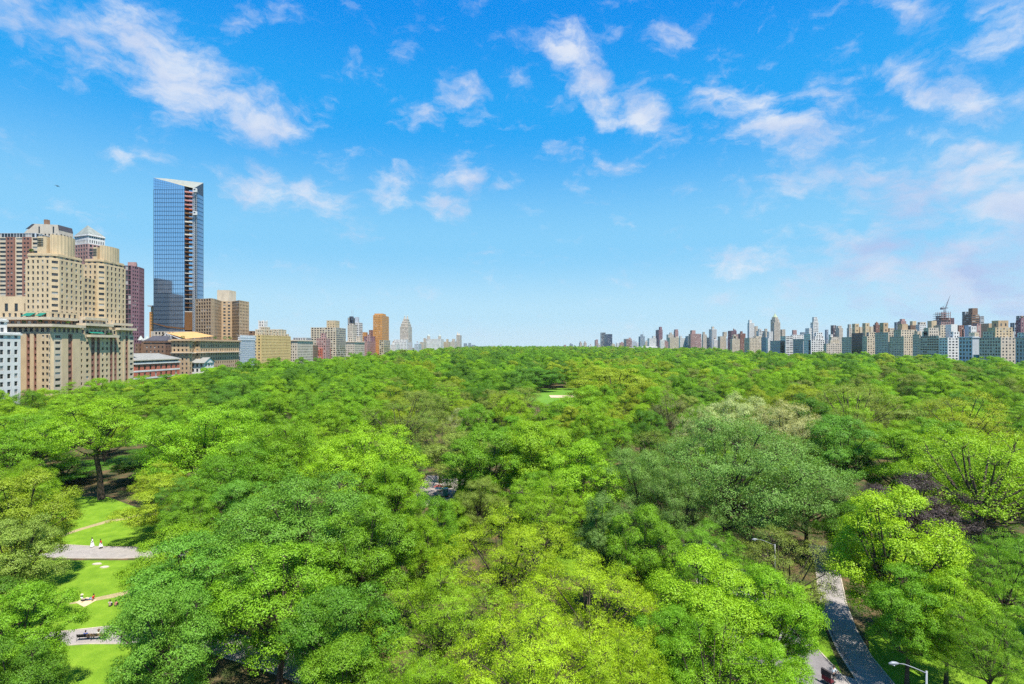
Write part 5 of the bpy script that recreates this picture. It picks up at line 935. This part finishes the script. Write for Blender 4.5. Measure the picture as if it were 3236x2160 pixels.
# far wood as one mass: points instancing the same crowns
y = 330.0
while y < 2900:
    step = 14.5 if y < 700 else 17.5
    x = max(-238, -1.03 * y); xe = min(517, 1.03 * y)
    while x < xe:
        X, Y = x + rg.uniform(-7, 7), y + rg.uniform(-7, 7)
        if -240 < X < 518 and not open_here(X, Y):
            h = rg.triangular(12, 27, 19) * (1.15 if rg.random() < .1 else 1); h = min(h, H - (1182 - CY) / F * Y - gz(X, Y)) if CX + X / Y * F < 620 and Y < 420 else h; c = pick(X, Y, h, rg); far.append((X, Y, h, rg.uniform(6.5, 10.5), rg.choice(['maple', 'oak', 'oak', 'oak', 'elm', 'maple']) if c != 'brown' else 'sparse', c))
        x += step
    y += step * .92
fc = bpy.data.collections.new('wood_kinds'); kinds = []
for sp in ('maple', 'oak', 'elm', 'locust', 'sparse'):
    for k, p in enumerate(SP[sp][:2]):
        cm = p['crown'].copy(); cm.materials.clear(); cm.materials.append(LEAF_FAR); cm.materials.append(BARK)
        o = bpy.data.objects.new('k%02d' % len(kinds), cm); fc.objects.link(o); kinds.append((sp, p))
me = bpy.data.meshes.new('wood'); me.from_pydata([(a[0], a[1], gz(a[0], a[1])) for a in far], [], [])
idx, scl, rot, tcol = [], [], [], []
for (x, y, h, r, s, c) in far:
    ks = [i for i, q in enumerate(kinds) if q[0] == s]; i = rg.choice(ks); p = kinds[i][1]; idx.append(i); scl += [r / p['r'], r / p['r'], h / p['h']]; rot += [0, 0, rg.uniform(0, 6.28)]; j = rg.uniform(.82, 1.18); g3 = G_[c]; tcol += [g3[0] * j, g3[1] * j, g3[2] * j, 1]
for nm, ty, key, dat in (('idx', 'INT', 'value', idx), ('scl', 'FLOAT_VECTOR', 'vector', scl), ('rot', 'FLOAT_VECTOR', 'vector', rot), ('tcol', 'FLOAT_COLOR', 'color', tcol)):
    me.attributes.new(nm, ty, 'POINT').data.foreach_set(key, dat)
wood = tag(link('far_wood', me), 'far canopy of the park merging into one green mass up to the horizon', 'woodland', kind='stuff')
ng = bpy.data.node_groups.new('wood', 'GeometryNodeTree'); ng.interface.new_socket('Geometry', in_out='INPUT', socket_type='NodeSocketGeometry'); ng.interface.new_socket('Geometry', in_out='OUTPUT', socket_type='NodeSocketGeometry')
n = lambda t: ng.nodes.new(t)
gi, go, ip, ci = n('NodeGroupInput'), n('NodeGroupOutput'), n('GeometryNodeInstanceOnPoints'), n('GeometryNodeCollectionInfo')
ci.inputs['Collection'].default_value = fc; ci.inputs['Separate Children'].default_value = True; ci.inputs['Reset Children'].default_value = True; ip.inputs['Pick Instance'].default_value = True
def att(nm, ty): a = n('GeometryNodeInputNamedAttribute'); a.data_type = ty; a.inputs['Name'].default_value = nm; return a.outputs[0]
e2r = n('FunctionNodeEulerToRotation'); k = ng.links.new
k(gi.outputs[0], ip.inputs['Points']); k(ci.outputs[0], ip.inputs['Instance']); k(att('idx', 'INT'), ip.inputs['Instance Index']); k(att('rot', 'FLOAT_VECTOR'), e2r.inputs[0]); k(e2r.outputs[0], ip.inputs['Rotation']); k(att('scl', 'FLOAT_VECTOR'), ip.inputs['Scale']); k(ip.outputs[0], go.inputs[0])
wood.modifiers.new('scatter', 'NODES').node_group = ng
print('TREES', len(TREES), 'FAR', len(far), 'maxy', max(t['y'] for t in TREES))

# ---------------------------------------------------------------- people, street furniture, small things
def part(root, name, mb, m, smooth=False, sub=None):
    o = mb.build(name, m, smooth=smooth); o.parent = sub or root; return o
def skin(name, V_, E_, rad, m, root):
    me = bpy.data.meshes.new(name); me.from_pydata(V_, E_, []); o = bpy.data.objects.new(name, me); COL.objects.link(o)
    md = o.modifiers.new('s', 'SKIN'); md.use_smooth_shade = True
    for i, r in enumerate(rad): me.skin_vertices[0].data[i].radius = (r, r) if not hasattr(r, '__len__') else r
    me.skin_vertices[0].data[0].use_root = True; ss = o.modifiers.new('u', 'SUBSURF'); ss.levels = 1
    bpy.context.view_layer.update(); n = bpy.data.meshes.new_from_object(o.evaluated_get(bpy.context.evaluated_depsgraph_get())); bpy.data.objects.remove(o); n.name = name; n.materials.clear(); n.materials.append(m)
    n.polygons.foreach_set('use_smooth', [True] * len(n.polygons)); q = bpy.data.objects.new(name, n); COL.objects.link(q); q.parent = root; return q
POSES = dict(   # hip height, torso lean (forward), then knee/ankle (right, left) and elbow/wrist (right, left): local right, forward, up
    walk=(.92, .03, ((.09, .16, .50), (.09, .10, .09)), ((-.09, .06, .50), (-.09, -.24, .12)), ((.25, -.06, 1.13), (.24, .10, .92)), ((-.25, .04, 1.13), (-.22, .16, .95))),
    sit=(.12, -.18, ((.10, .38, .34), (.10, .78, .06)), ((-.10, .42, .20), (-.12, .84, .06)), ((.24, .02, .46), (.22, .24, .30)), ((-.26, -.16, .40), (-.26, -.34, .10))),
    hug=(.12, .06, ((.13, .36, .42), (.10, .42, .07)), ((-.13, .36, .42), (-.10, .42, .07)), ((.27, .12, .46), (.14, .36, .40)), ((-.27, .12, .46), (-.14, .36, .40))),
    bench=(.50, -.05, ((.10, .42, .50), (.10, .44, .09)), ((-.10, .42, .50), (-.10, .46, .09)), ((.26, .05, .74), (.16, .28, .60)), ((-.26, .05, .74), (-.16, .28, .60))),
    ride=(.98, .22, ((.10, .36, .86), (.10, .22, .45)), ((-.10, .32, .66), (-.10, .24, .25)), ((.27, .32, 1.20), (.24, .52, 1.08)), ((-.27, .32, 1.20), (-.24, .52, 1.08))))
SKIN_ = mat('skin', (.42, .24, .16), .6, .3, var=.05); SKIN_D = mat('skin_deep', (.16, .085, .055), .6, .3, var=.05); HAIR = mat('hair_dark', (.025, .018, .014), .6, .3, var=.2)
def cloth(n, c): return mat('cloth_' + n, c, .9, .1, var=.12, scale=5, fine=20)
def person(loc, head, pose, label, top, low, skinm=None, hair=HAIR, hat=None, skirt=None, group=None, s=1.0):
    hp, lean, kr, kl, ar, al = POSES[pose]; skinm = skinm or SKIN_
    root = empty('person', loc); root.rotation_euler = (0, 0, R(head)); root.scale = (s, s, s); tag(root, label, 'person', group)
    P0 = (0, 0, hp); P1 = (0, lean * .4, hp + .20); P2 = (0, lean * .85, hp + .42); P3 = (0, lean, hp + .55); P4 = (0, lean + .03, hp + .63); P5 = (0, lean + .05, hp + .74)
    sh = [(.18 * a, lean * .95, hp + .49) for a in (1, -1)]; hipv = [(.09 * a, 0, hp - .03) for a in (1, -1)]
    dz = hp + .49 - 1.41
    fix = lambda p: (p[0], p[1] + (lean if pose == 'walk' else 0), p[2])
    arms = [[fix(q) for q in A] for A in (ar, al)]
    foot = [(k[1][0], k[1][1] + (.17 if k[1][2] < .2 else .14), k[1][2] - .045) for k in (kr, kl)]
    hand = []
    for (e, w_) in arms: d = (Vector(w_) - Vector(e)).normalized(); hand.append(tuple(Vector(w_) + d * .07))
    Vv = [P0, P1, P2, P3, P4, P5, sh[0], arms[0][0], arms[0][1], hand[0], sh[1], arms[1][0], arms[1][1], hand[1], hipv[0], kr[0], kr[1], foot[0], hipv[1], kl[0], kl[1], foot[1], (0, lean + .065, hp + .83)]
    Ee = [(0, 1), (1, 2), (2, 3), (3, 4), (4, 5), (5, 22), (2, 6), (6, 7), (7, 8), (8, 9), (2, 10), (10, 11), (11, 12), (12, 13), (0, 14), (14, 15), (15, 16), (16, 17), (0, 18), (18, 19), (19, 20), (20, 21)]
    rd = [(.14, .10), (.125, .09), (.15, .10), .055, .06, .088, .06, .043, .030, (.038, .018), .06, .043, .030, (.038, .018), .085, .058, .040, (.042, .03), .085, .058, .040, (.042, .03), .075]
    b = skin('body', Vv, Ee, rd, skinm, root)
    fg = MB()                                           # fingers and thumbs, nose and ears belong to the body mesh
    for k in (0, 1):
        e, w_ = Vector(arms[k][0]), Vector(arms[k][1]); d = (w_ - e).normalized(); sx = d.cross(Vector((0, 0, 1))).normalized(); dn = sx.cross(d); h0 = Vector(hand[k])
        for i, o_ in enumerate((-.027, -.009, .009, .027)): L_ = (.062, .075, .07, .052)[i]; a = h0 + d * .02 + sx * o_; fg.tube([a, a + d * L_ * .55 - dn * .005, a + d * L_ - dn * .022], [.009, .008, .006], 5)
        a = Vector(w_) + d * .03 + sx * .03; fg.tube([a, a + sx * .03 + d * .03, a + sx * .035 + d * .06 - dn * .01], [.011, .01, .007], 5)
    hc = Vector(P5); fg.tube([hc + Vector((0, .07, .015)), hc + Vector((0, .108, -.015))], [.012, .018], 5)
    for a in (1, -1): fg.ball(hc + Vector((.083 * a, -.005, .0)), .02, n=6, k=4)
    t = bmj(b, fg)
    ey = MB()
    for a in (1, -1): ey.ball(hc + Vector((.032 * a, .078, .02)), .011, n=6, k=4)
    part(root, 'eyes', ey, HAIR, sub=None); mo = MB(); mo.tube([hc + Vector((-.025, .084, -.045)), hc + Vector((.025, .084, -.045))], .007, 5); part(root, 'mouth', mo, mat('lips', (.3, .1, .08), var=0))
    # clothing follows the body
    skin('shirt', [P0, P1, P2, (0, lean * .97, hp + .51), sh[0], arms[0][0], sh[1], arms[1][0]], [(0, 1), (1, 2), (2, 3), (2, 4), (4, 5), (2, 6), (6, 7)], [(.155, .115), (.145, .105), (.168, .115), .075, .075, .058, .075, .058], top, root)
    if skirt:
        mb = MB(); z0, r0 = skirt; mb.cone(0, .02, z0, hp + .12, r0, .15, 16); part(root, 'skirt', mb, low, True)
    else:
        an = lambda k: tuple(Vector(k[0]).lerp(Vector(k[1]), .93))
        skin('trousers', [(0, 0, hp + .06), (0, 0, hp), hipv[0], kr[0], an(kr), hipv[1], kl[0], an(kl)], [(0, 1), (1, 2), (2, 3), (3, 4), (1, 5), (5, 6), (6, 7)], [(.15, .115), (.155, .12), .10, .073, .06, .10, .073, .06], low, root)
    hm = MB(); hm.ball(hc + Vector((0, -.018, .05)), .098, sz=1.05, n=10, k=7); hm.ball(hc + Vector((0, -.045, -.03)), .085, sz=1.2, n=10, k=6); part(root, 'hair', hm, hair, True)
    if hat:
        m_ = MB(); z = hc.z + .09; m_.cone(0, lean + .05, z, z + .02, .21, .2, 16); m_.cone(0, lean + .05, z + .02, z + .13, .115, .085, 14); part(root, 'hat', m_, hat)
    for k, f in enumerate(foot):
        a = Vector((kr, kl)[k][1]); sm_ = MB(); sm_.tube([a + Vector((0, -.04, -.045)), (a + Vector(f)) / 2 + Vector((0, 0, -.035)), Vector(f) + Vector((0, .05, -.005))], [.045, .05, .035], 8); part(root, 'shoe', sm_, mat('shoe', (.08, .07, .065), var=.1), True)
    return root
def bmj(o, mb):                                         # join extra faces into an existing mesh object
    me = o.data; v0 = len(me.vertices); vs = [tuple(v.co) for v in me.vertices] + mb.v; fs = [tuple(p.vertices) for p in me.polygons] + [tuple(i + v0 for i in f) for f in mb.f]
    n = bpy.data.meshes.new('body'); n.from_pydata(vs, [], fs); n.materials.append(me.materials[0]); n.polygons.foreach_set('use_smooth', [True] * len(fs)); o.data = n; return o
white_c, red_c, denim = cloth('white', (.78, .77, .75)), cloth('red', (.62, .03, .03)), cloth('denim', (.16, .24, .38))
navy_c, pink_c, dark_c, blue_c = cloth('navy', (.04, .05, .09)), cloth('pink', (.72, .13, .28)), cloth('dark', (.05, .05, .06)), cloth('blue', (.03, .10, .38))
def stripes():
    m = bpy.data.materials.new('cloth_stripes'); m.use_nodes = True; t = m.node_tree; w_ = t.nodes.new('ShaderNodeTexWave'); w_.bands_direction = 'Z'; w_.inputs['Scale'].default_value = 4.5; c = t.nodes.new('ShaderNodeTexCoord'); r = t.nodes.new('ShaderNodeValToRGB'); r.color_ramp.interpolation = 'CONSTANT'
    r.color_ramp.elements[0].color = (.06, .07, .14, 1); r.color_ramp.elements[1].color = (.75, .74, .72, 1); r.color_ramp.elements[1].position = .5; t.links.new(c.outputs['Object'], w_.inputs[0]); t.links.new(w_.outputs[1], r.inputs[0]); t.links.new(r.outputs[0], t.nodes['Principled BSDF'].inputs['Base Color']); return m
def G(px, py, z=0): p = PG(px, py, z); return (p.x, p.y, p.z)
person(G(292, 1727, .03), 150, 'walk', 'person in a long white dress walking on the lawn path', white_c, white_c, SKIN_D, skirt=(.12, .36), s=1.06)
person(G(319, 1732, .03), 160, 'walk', 'person in red top and white skirt walking on the lawn path', red_c, white_c, SKIN_D, skirt=(.42, .34), s=1.04)
person(G(262, 1898, .02), -80, 'sit', 'person in white shirt and pale sun hat sitting on the picnic blanket', white_c, navy_c, hat=cloth('straw', (.7, .62, .48)), s=1.04)
person(G(293, 1895, .02), 85, 'sit', 'person in red shirt and light jeans sitting on the picnic blanket', red_c, denim, s=1.04)
person(G(347, 1916, .02), 10, 'hug', 'person in striped shirt sitting on the lawn beside one in pink', stripes(), dark_c, s=1.04)
person(G(365, 1915, .02), 5, 'hug', 'person in pink shirt sitting on the lawn beside one in stripes', pink_c, dark_c, s=1.02)
bk = empty('picnic_blanket', G(278, 1900)); tag(bk, 'beige blanket on the lawn under two seated people', 'blanket'); mb = MB(); n = 8; p0, p1, p2, p3 = [Vector(G(*q)) for q in ((238, 1903), (266, 1918), (306, 1896), (276, 1886))]
for i in range(n):
    for j in range(n):
        f = lambda a, b: tuple((p0.lerp(p1, a)).lerp(p3.lerp(p2, a), b) + Vector((0, 0, .03 + .012 * math.sin(a * 9 + b * 5))))
        mb.quad(f(i / n, j / n), f((i + 1) / n, j / n), f((i + 1) / n, (j + 1) / n), f(i / n, (j + 1) / n))
o = mb.build('cloth', cloth('blanket', (.55, .43, .28))); o.parent = bk; o.matrix_parent_inverse = Matrix.Translation(-bk.location)
def bench(px, py, head, label):
    r = empty('park_bench', G(px, py, .03)); r.rotation_euler = (0, 0, R(head)); tag(r, label, 'bench'); wd = mat('bench_wood', (.13, .08, .045), .7, .3, .2, 3); ir = mat('cast_iron', (.03, .03, .032), .6, .4)
    mb = MB()
    for k in range(4): mb.box(-.95, .95, -.05 + k * .115, .045 + k * .115, .43, .47)
    part(r, 'seat', mb, wd); mb = MB()
    for k in range(3): mb.box(-.95, .95, -.13 - k * .02, -.09 - k * .02, .55 + k * .13, .64 + k * .13)
    part(r, 'backrest', mb, wd)
    for x in (-.9, .9):
        for (y0, y1) in ((-.1, -.04), (.36, .42)): mb = MB(); mb.tube([(x, y0, .43), (x, y0 - .02, .2), (x, y0 + (.06 if y1 > 0 else -.08), 0)], [.03, .025, .03], 6); part(r, 'leg', mb, ir)
        mb = MB(); mb.tube([(x, -.12, .66), (x, .2, .68), (x, .42, .62), (x, .4, .45)], .022, 6); part(r, 'armrest', mb, ir)
    return r
bench(268, 2022, 8, 'dark wooden bench on the lower lawn path with a person in blue'); bench(312, 2020, 6, 'dark wooden bench on the lower lawn path with a person in white')
person(G(271, 2022, .03), 8, 'bench', 'person in blue shirt sitting on a bench of the lower path', blue_c, navy_c, group=None)
person(G(312, 2020, .03), 6, 'bench', 'person in white shirt and brown hat sitting on a bench of the lower path', white_c, white_c, hat=cloth('felt', (.16, .10, .06)))
# lamps
STEEL = mat('lamp_steel', (.27, .29, .31), .5, .4, .1); DKI = mat('lamp_iron', (.035, .04, .04), .55, .4); TEAL = mat('teal_paint', (.03, .25, .24), .5, .4)
def street_light(px, py, D, tx, ty, label, g=None):
    x, z = xt(px, D), zt(py, D); r = empty('street_light', (x, D, 0)); tag(r, label, 'street light', g); r_ = lambda *q: [(a[0] - x, a[1] - D, a[2]) for a in q]
    e = (xt(tx, D), D, zt(ty, D)); mb = MB(); mb.tube([(0, 0, 0), (0, 0, .6), (0, 0, z + .15)], [.16, .11, .075], 10); part(r, 'post', mb, STEEL, True); mb = MB(); mb.cone(0, 0, 0, .5, .26, .2, 10); part(r, 'base', mb, STEEL)
    ex, ez = e[0] - x, e[2]; hl = .8 if ex < 0 else -.8
    mb = MB(); mb.tube([(0, 0, z - .05), (ex * .35, 0, z + (ez - z) * .55), (ex * .6, 0, z + (ez - z) * .92), (ex - hl * -.9 if False else ex + hl, 0, ez)], [.05, .042, .036, .03], 8); part(r, 'arm', mb, STEEL, True)
    hd = MB(); hd.tube([(ex + hl, 0, ez), (ex + hl * .7, 0, ez + .02), (ex + hl * .3, 0, ez + .03), (ex - hl * .1, 0, ez - .02)], [.05, .13, .15, .08], 10); h = part(r, 'lamp_head', hd, STEEL, True)
    l = MB(); l.ball((ex + hl * .4, 0, ez - .12), .13, sz=.5); part(r, 'lens', l, mat('lamp_glass', (.75, .78, .82), .2, .5, var=0), sub=h); l.v = l.v
    s = MB(); s.box(-.09, .09, -.12, .12, z * .62, z * .62 + .35); part(r, 'control_box', s, STEEL); return r
street_light(2928, 2125, 45, 2812, 2096, 'steel street light with curved arm cut off by the bottom right edge')
street_light(2449, 1722, 78, 2378, 1704, 'steel street light with straight arm above the road tree at right')
def park_lamp(px, py, label, banner=True):
    p = G(px, py); r = empty('park_lamp', p); tag(r, label, 'lamp post'); mb = MB(); mb.tube([(0, 0, 0), (0, 0, .35), (0, 0, .4), (0, 0, 3.0)], [.17, .14, .07, .045], 10); part(r, 'post', mb, DKI, True)
    mb = MB(); mb.cone(0, 0, 3.0, 3.12, .08, .17, 10); mb.cone(0, 0, 3.5, 3.72, .22, .03, 10); part(r, 'lantern_frame', mb, DKI); mb = MB(); mb.cone(0, 0, 3.12, 3.5, .15, .2, 10); part(r, 'lantern_glass', mb, mat('lamp_glass', (.75, .78, .82), .2, .5, var=0))
    if banner:
        mb = MB(); mb.box(.06, .72, -.012, .012, 1.3, 2.45); part(r, 'banner', mb, mat('banner_green', (.20, .46, .05), .8, .2, var=.05)); mb = MB(); mb.box(0, .75, -.02, .02, 2.46, 2.5); mb.box(0, .75, -.02, .02, 1.25, 1.29); part(r, 'banner_arm', mb, DKI)
park_lamp(2590, 1956, 'dark park lamp with a lime green banner beside the footpath')
ub = empty('utility_box', G(2459, 1852)); tag(ub, 'teal metal utility box below the straight-armed street light', 'utility box'); mb = MB(); mb.box(-.5, .5, -.3, .3, 0, 1.0); part(ub, 'cabinet', mb, TEAL); mb = MB(); mb.box(-.56, .56, -.36, .36, 1.0, 1.08); part(ub, 'lid', mb, TEAL); mb = MB(); mb.box(-.45, -.02, -.32, -.3, .1, .9); part(ub, 'door', mb, TEAL)
# low fence along the footpath
fn = empty('path_fence', G(2620, 2000)); tag(fn, 'low dark hoop fence along the left edge of the footpath', 'fence'); pts = [Vector(G(*q)) for q in ((2702, 2130), (2668, 2075), (2640, 2030), (2622, 1985), (2610, 1940), (2603, 1900), (2600, 1860))]
rl, ps = MB(), []
rl.tube([p + Vector((0, 0, .5)) for p in pts], .02, 5); rl.tube([p + Vector((0, 0, .22)) for p in pts], .015, 5)
o = rl.build('rail', DKI); o.parent = fn; o.matrix_parent_inverse = Matrix.Translation(-fn.location)
for a, b in zip(pts[:-1], pts[1:]):
    k = max(1, int((b - a).length / 1.5))
    for i in range(k): p = a.lerp(b, i / k); mb = MB(); mb.tube([p, p + Vector((0, 0, .55))], .025, 5); o = mb.build('post', DKI); o.parent = fn; o.matrix_parent_inverse = Matrix.Translation(-fn.location)
# cycle cart with rider at the lower right edge
def wheel(root, c, r):
    t = MB(); pts = [(c[0], c[1] + r * math.cos(a), c[2] + r * math.sin(a)) for a in np.linspace(0, 2 * math.pi, 19)]; t.tube(pts, .028, 5, cap=False); w_ = part(root, 'wheel', t, mat('tyre', (.02, .02, .02), var=0)); rm = MB(); rm.tube([(p[0], c[1] + (p[1] - c[1]) * .93, c[2] + (p[2] - c[2]) * .93) for p in pts], .012, 4, cap=False)
    for k in range(8): a = math.pi * k / 4; rm.tube([(c[0], c[1], c[2]), (c[0], c[1] + r * .92 * math.cos(a), c[2] + r * .92 * math.sin(a))], .004, 3)
    part(root, 'rim', rm, STEEL, sub=w_)
cp = G(2632, 2152, .03); cy = empty('cycle_cart', cp); cy.rotation_euler = (0, 0, R(-62)); tag(cy, 'dark three-wheeled cycle cart with a rider at the bottom right', 'cycle cart')
for c in ((0, .75, .33), (-.5, -1.0, .33), (.5, -1.0, .33)): wheel(cy, c, .33)
mb = MB(); mb.tube([(0, .72, .33), (0, .62, .95), (0, .55, 1.02)], .025, 6); mb.tube([(0, .6, .8), (0, 0, .4), (0, -.9, .38)], .028, 6); mb.tube([(0, 0, .4), (0, -.08, .92)], .025, 6); mb.tube([(-.5, -1, .35), (.5, -1, .35)], .025, 6); part(cy, 'frame', mb, DKI, True)
mb = MB(); mb.tube([(-.28, .42, 1.04), (-.1, .56, 1.02), (.1, .56, 1.02), (.28, .42, 1.04)], .016, 6); part(cy, 'handlebar', mb, DKI); mb = MB(); mb.tube([(0, -.22, .93), (0, -.05, .95), (0, .08, .94)], [.1, .08, .04], 8); part(cy, 'saddle', mb, DKI, True)
mb = MB(); mb.box(-.55, .55, -1.25, -.75, .45, .62); mb.box(-.55, .55, -1.35, -1.22, .45, 1.05); part(cy, 'passenger_seat', mb, cloth('maroon', (.16, .03, .04))); mb = MB(); mb.box(-.55, .55, -.75, -.3, .28, .33); part(cy, 'footboard', mb, DKI)
mb = MB()
for k in range(6): a0, a1 = R(95 - k * 4), R(95 - (k + 1) * 4); f = lambda a, x: (x, -1.3 + .9 * math.cos(a) * .6, 1.0 + .75 * math.sin(a)); mb.quad(f(a0, -.58), f(a0, .58), f(a1, .58), f(a1, -.58))
mb.box(-.58, .58, -1.42, -1.3, 1.0, 1.7); part(cy, 'canopy', mb, cloth('canopy', (.05, .045, .05)))
rp_ = person((cp[0], cp[1], cp[2]), -62, 'ride', 'person in pale shirt riding the dark cycle cart', cloth('pale', (.62, .68, .72)), dark_c)
# vendor cart and parasols on the plaza
vp = G(1398, 1568); vc = empty('vendor_cart', vp); tag(vc, 'small vendor cart with teal side panel on the plaza', 'cart'); mb = MB(); mb.box(-1.5, .2, -.6, .6, .35, 1.5); part(vc, 'body', mb, mat('cart_steel', (.6, .6, .6), .35, .5)); mb = MB(); mb.box(.2, 1.5, -.62, .62, .3, 1.9); part(vc, 'side_panel', mb, TEAL); mb = MB(); mb.box(-1.9, 1.4, -.9, .9, 2.1, 2.2); part(vc, 'roof', mb, white_c)
for x in (-1.4, 1.3): 
    for y in (-.55, .55): mb = MB(); mb.tube([(x, y - .05, .3), (x, y + .05, .3)], .3, 12); part(vc, 'wheel', mb, mat('tyre', (.02, .02, .02), var=0)); mb = MB(); mb.tube([(x, y, .6), (x, y, 2.1)], .03, 6); part(vc, 'roof_post', mb, STEEL)
for (px, py, c, lb) in ((1416, 1562, (.75, .25, .02), 'orange parasol right of the vendor cart on the plaza'), (1386, 1560, (.62, .16, .13), 'faded red parasol left behind the vendor cart on the plaza')):
    r = empty('parasol', G(px, py)); tag(r, lb, 'parasol'); mb = MB(); mb.tube([(0, 0, 0), (0, 0, 2.5)], .03, 6); part(r, 'pole', mb, STEEL); mb = MB(); mb.cone(0, 0, 2.0, 2.55, 1.35, .03, 8); part(r, 'canopy', mb, cloth('par%d' % px, c)); mb = MB(); mb.cone(0, 0, 0, .12, .3, .25, 10); part(r, 'base', mb, DKI)
for i, (px, py) in enumerate(((307, 1782), (331, 1792))):
    p = G(px, py); r = MB(); rr = random.Random(i); n = 9; a = [(p[0] + (.75 + .3 * rr.random()) * math.cos(k * 6.283 / n) * .9, p[1] + (.75 + .3 * rr.random()) * math.sin(k * 6.283 / n) * .5) for k in range(n)]; r.prism(a, 0, .06); b_ = [(x * .9 + p[0] * .1, y * .9 + p[1] * .1) for x, y in a]; r.prism(b_, .06, .14); tag(r.build('flat_rock', M_KERB), 'pale flat rock set in the lawn below the path, ' + ['farther', 'nearer'][i] + ' one', 'rock')
bd = empty('bird', P(182, 588, 120)); tag(bd, 'tiny dark bird in the blue sky above the left towers', 'bird'); mb = MB(); mb.tube([(-.3, 0, 0), (-.12, 0, .03), (.12, 0, .03), (.27, 0, .06), (.34, 0, .05)], [.015, .08, .08, .045, .01], 8); part(bd, 'body', mb, DKI, True)
for s_ in (1, -1): mb = MB(); mb.tube([(.1, 0, .04), (.02, .22 * s_, .16), (-.08, .5 * s_, .1), (-.16, .72 * s_, .02)], [.05, .06, .045, .01], 6); part(bd, 'wing', mb, DKI, True)
for o in list(bpy.data.objects):
    if o.get('label') and not 4 <= len(o['label'].split()) <= 16: print('LABEL', len(o['label'].split()), o['label'])
_s = {}
for o in bpy.data.objects:
    if o.get('label'): _s.setdefault(o['label'], []).append(o.name)
print('DUP', [(k, v) for k, v in _s.items() if len(v) > 1])

# ---------------------------------------------------------------- air
hz = MB(); hz.prism([(-5100, -200), (5100, -200), (5100, 9200), (-5100, 9200)], -4, 270, bot=True)
hm = bpy.data.materials.new('haze'); hm.use_nodes = True; hm.node_tree.nodes.clear(); ho = hm.node_tree.nodes.new('ShaderNodeOutputMaterial'); hv = hm.node_tree.nodes.new('ShaderNodeVolumePrincipled')
hv.inputs['Color'].default_value = (.80, .90, 1, 1); hv.inputs['Density'].default_value = HAZE; hv.inputs['Anisotropy'].default_value = .2; hm.node_tree.links.new(hv.outputs[0], ho.inputs['Volume'])
tag(hz.build('haze', hm), kind='stuff')
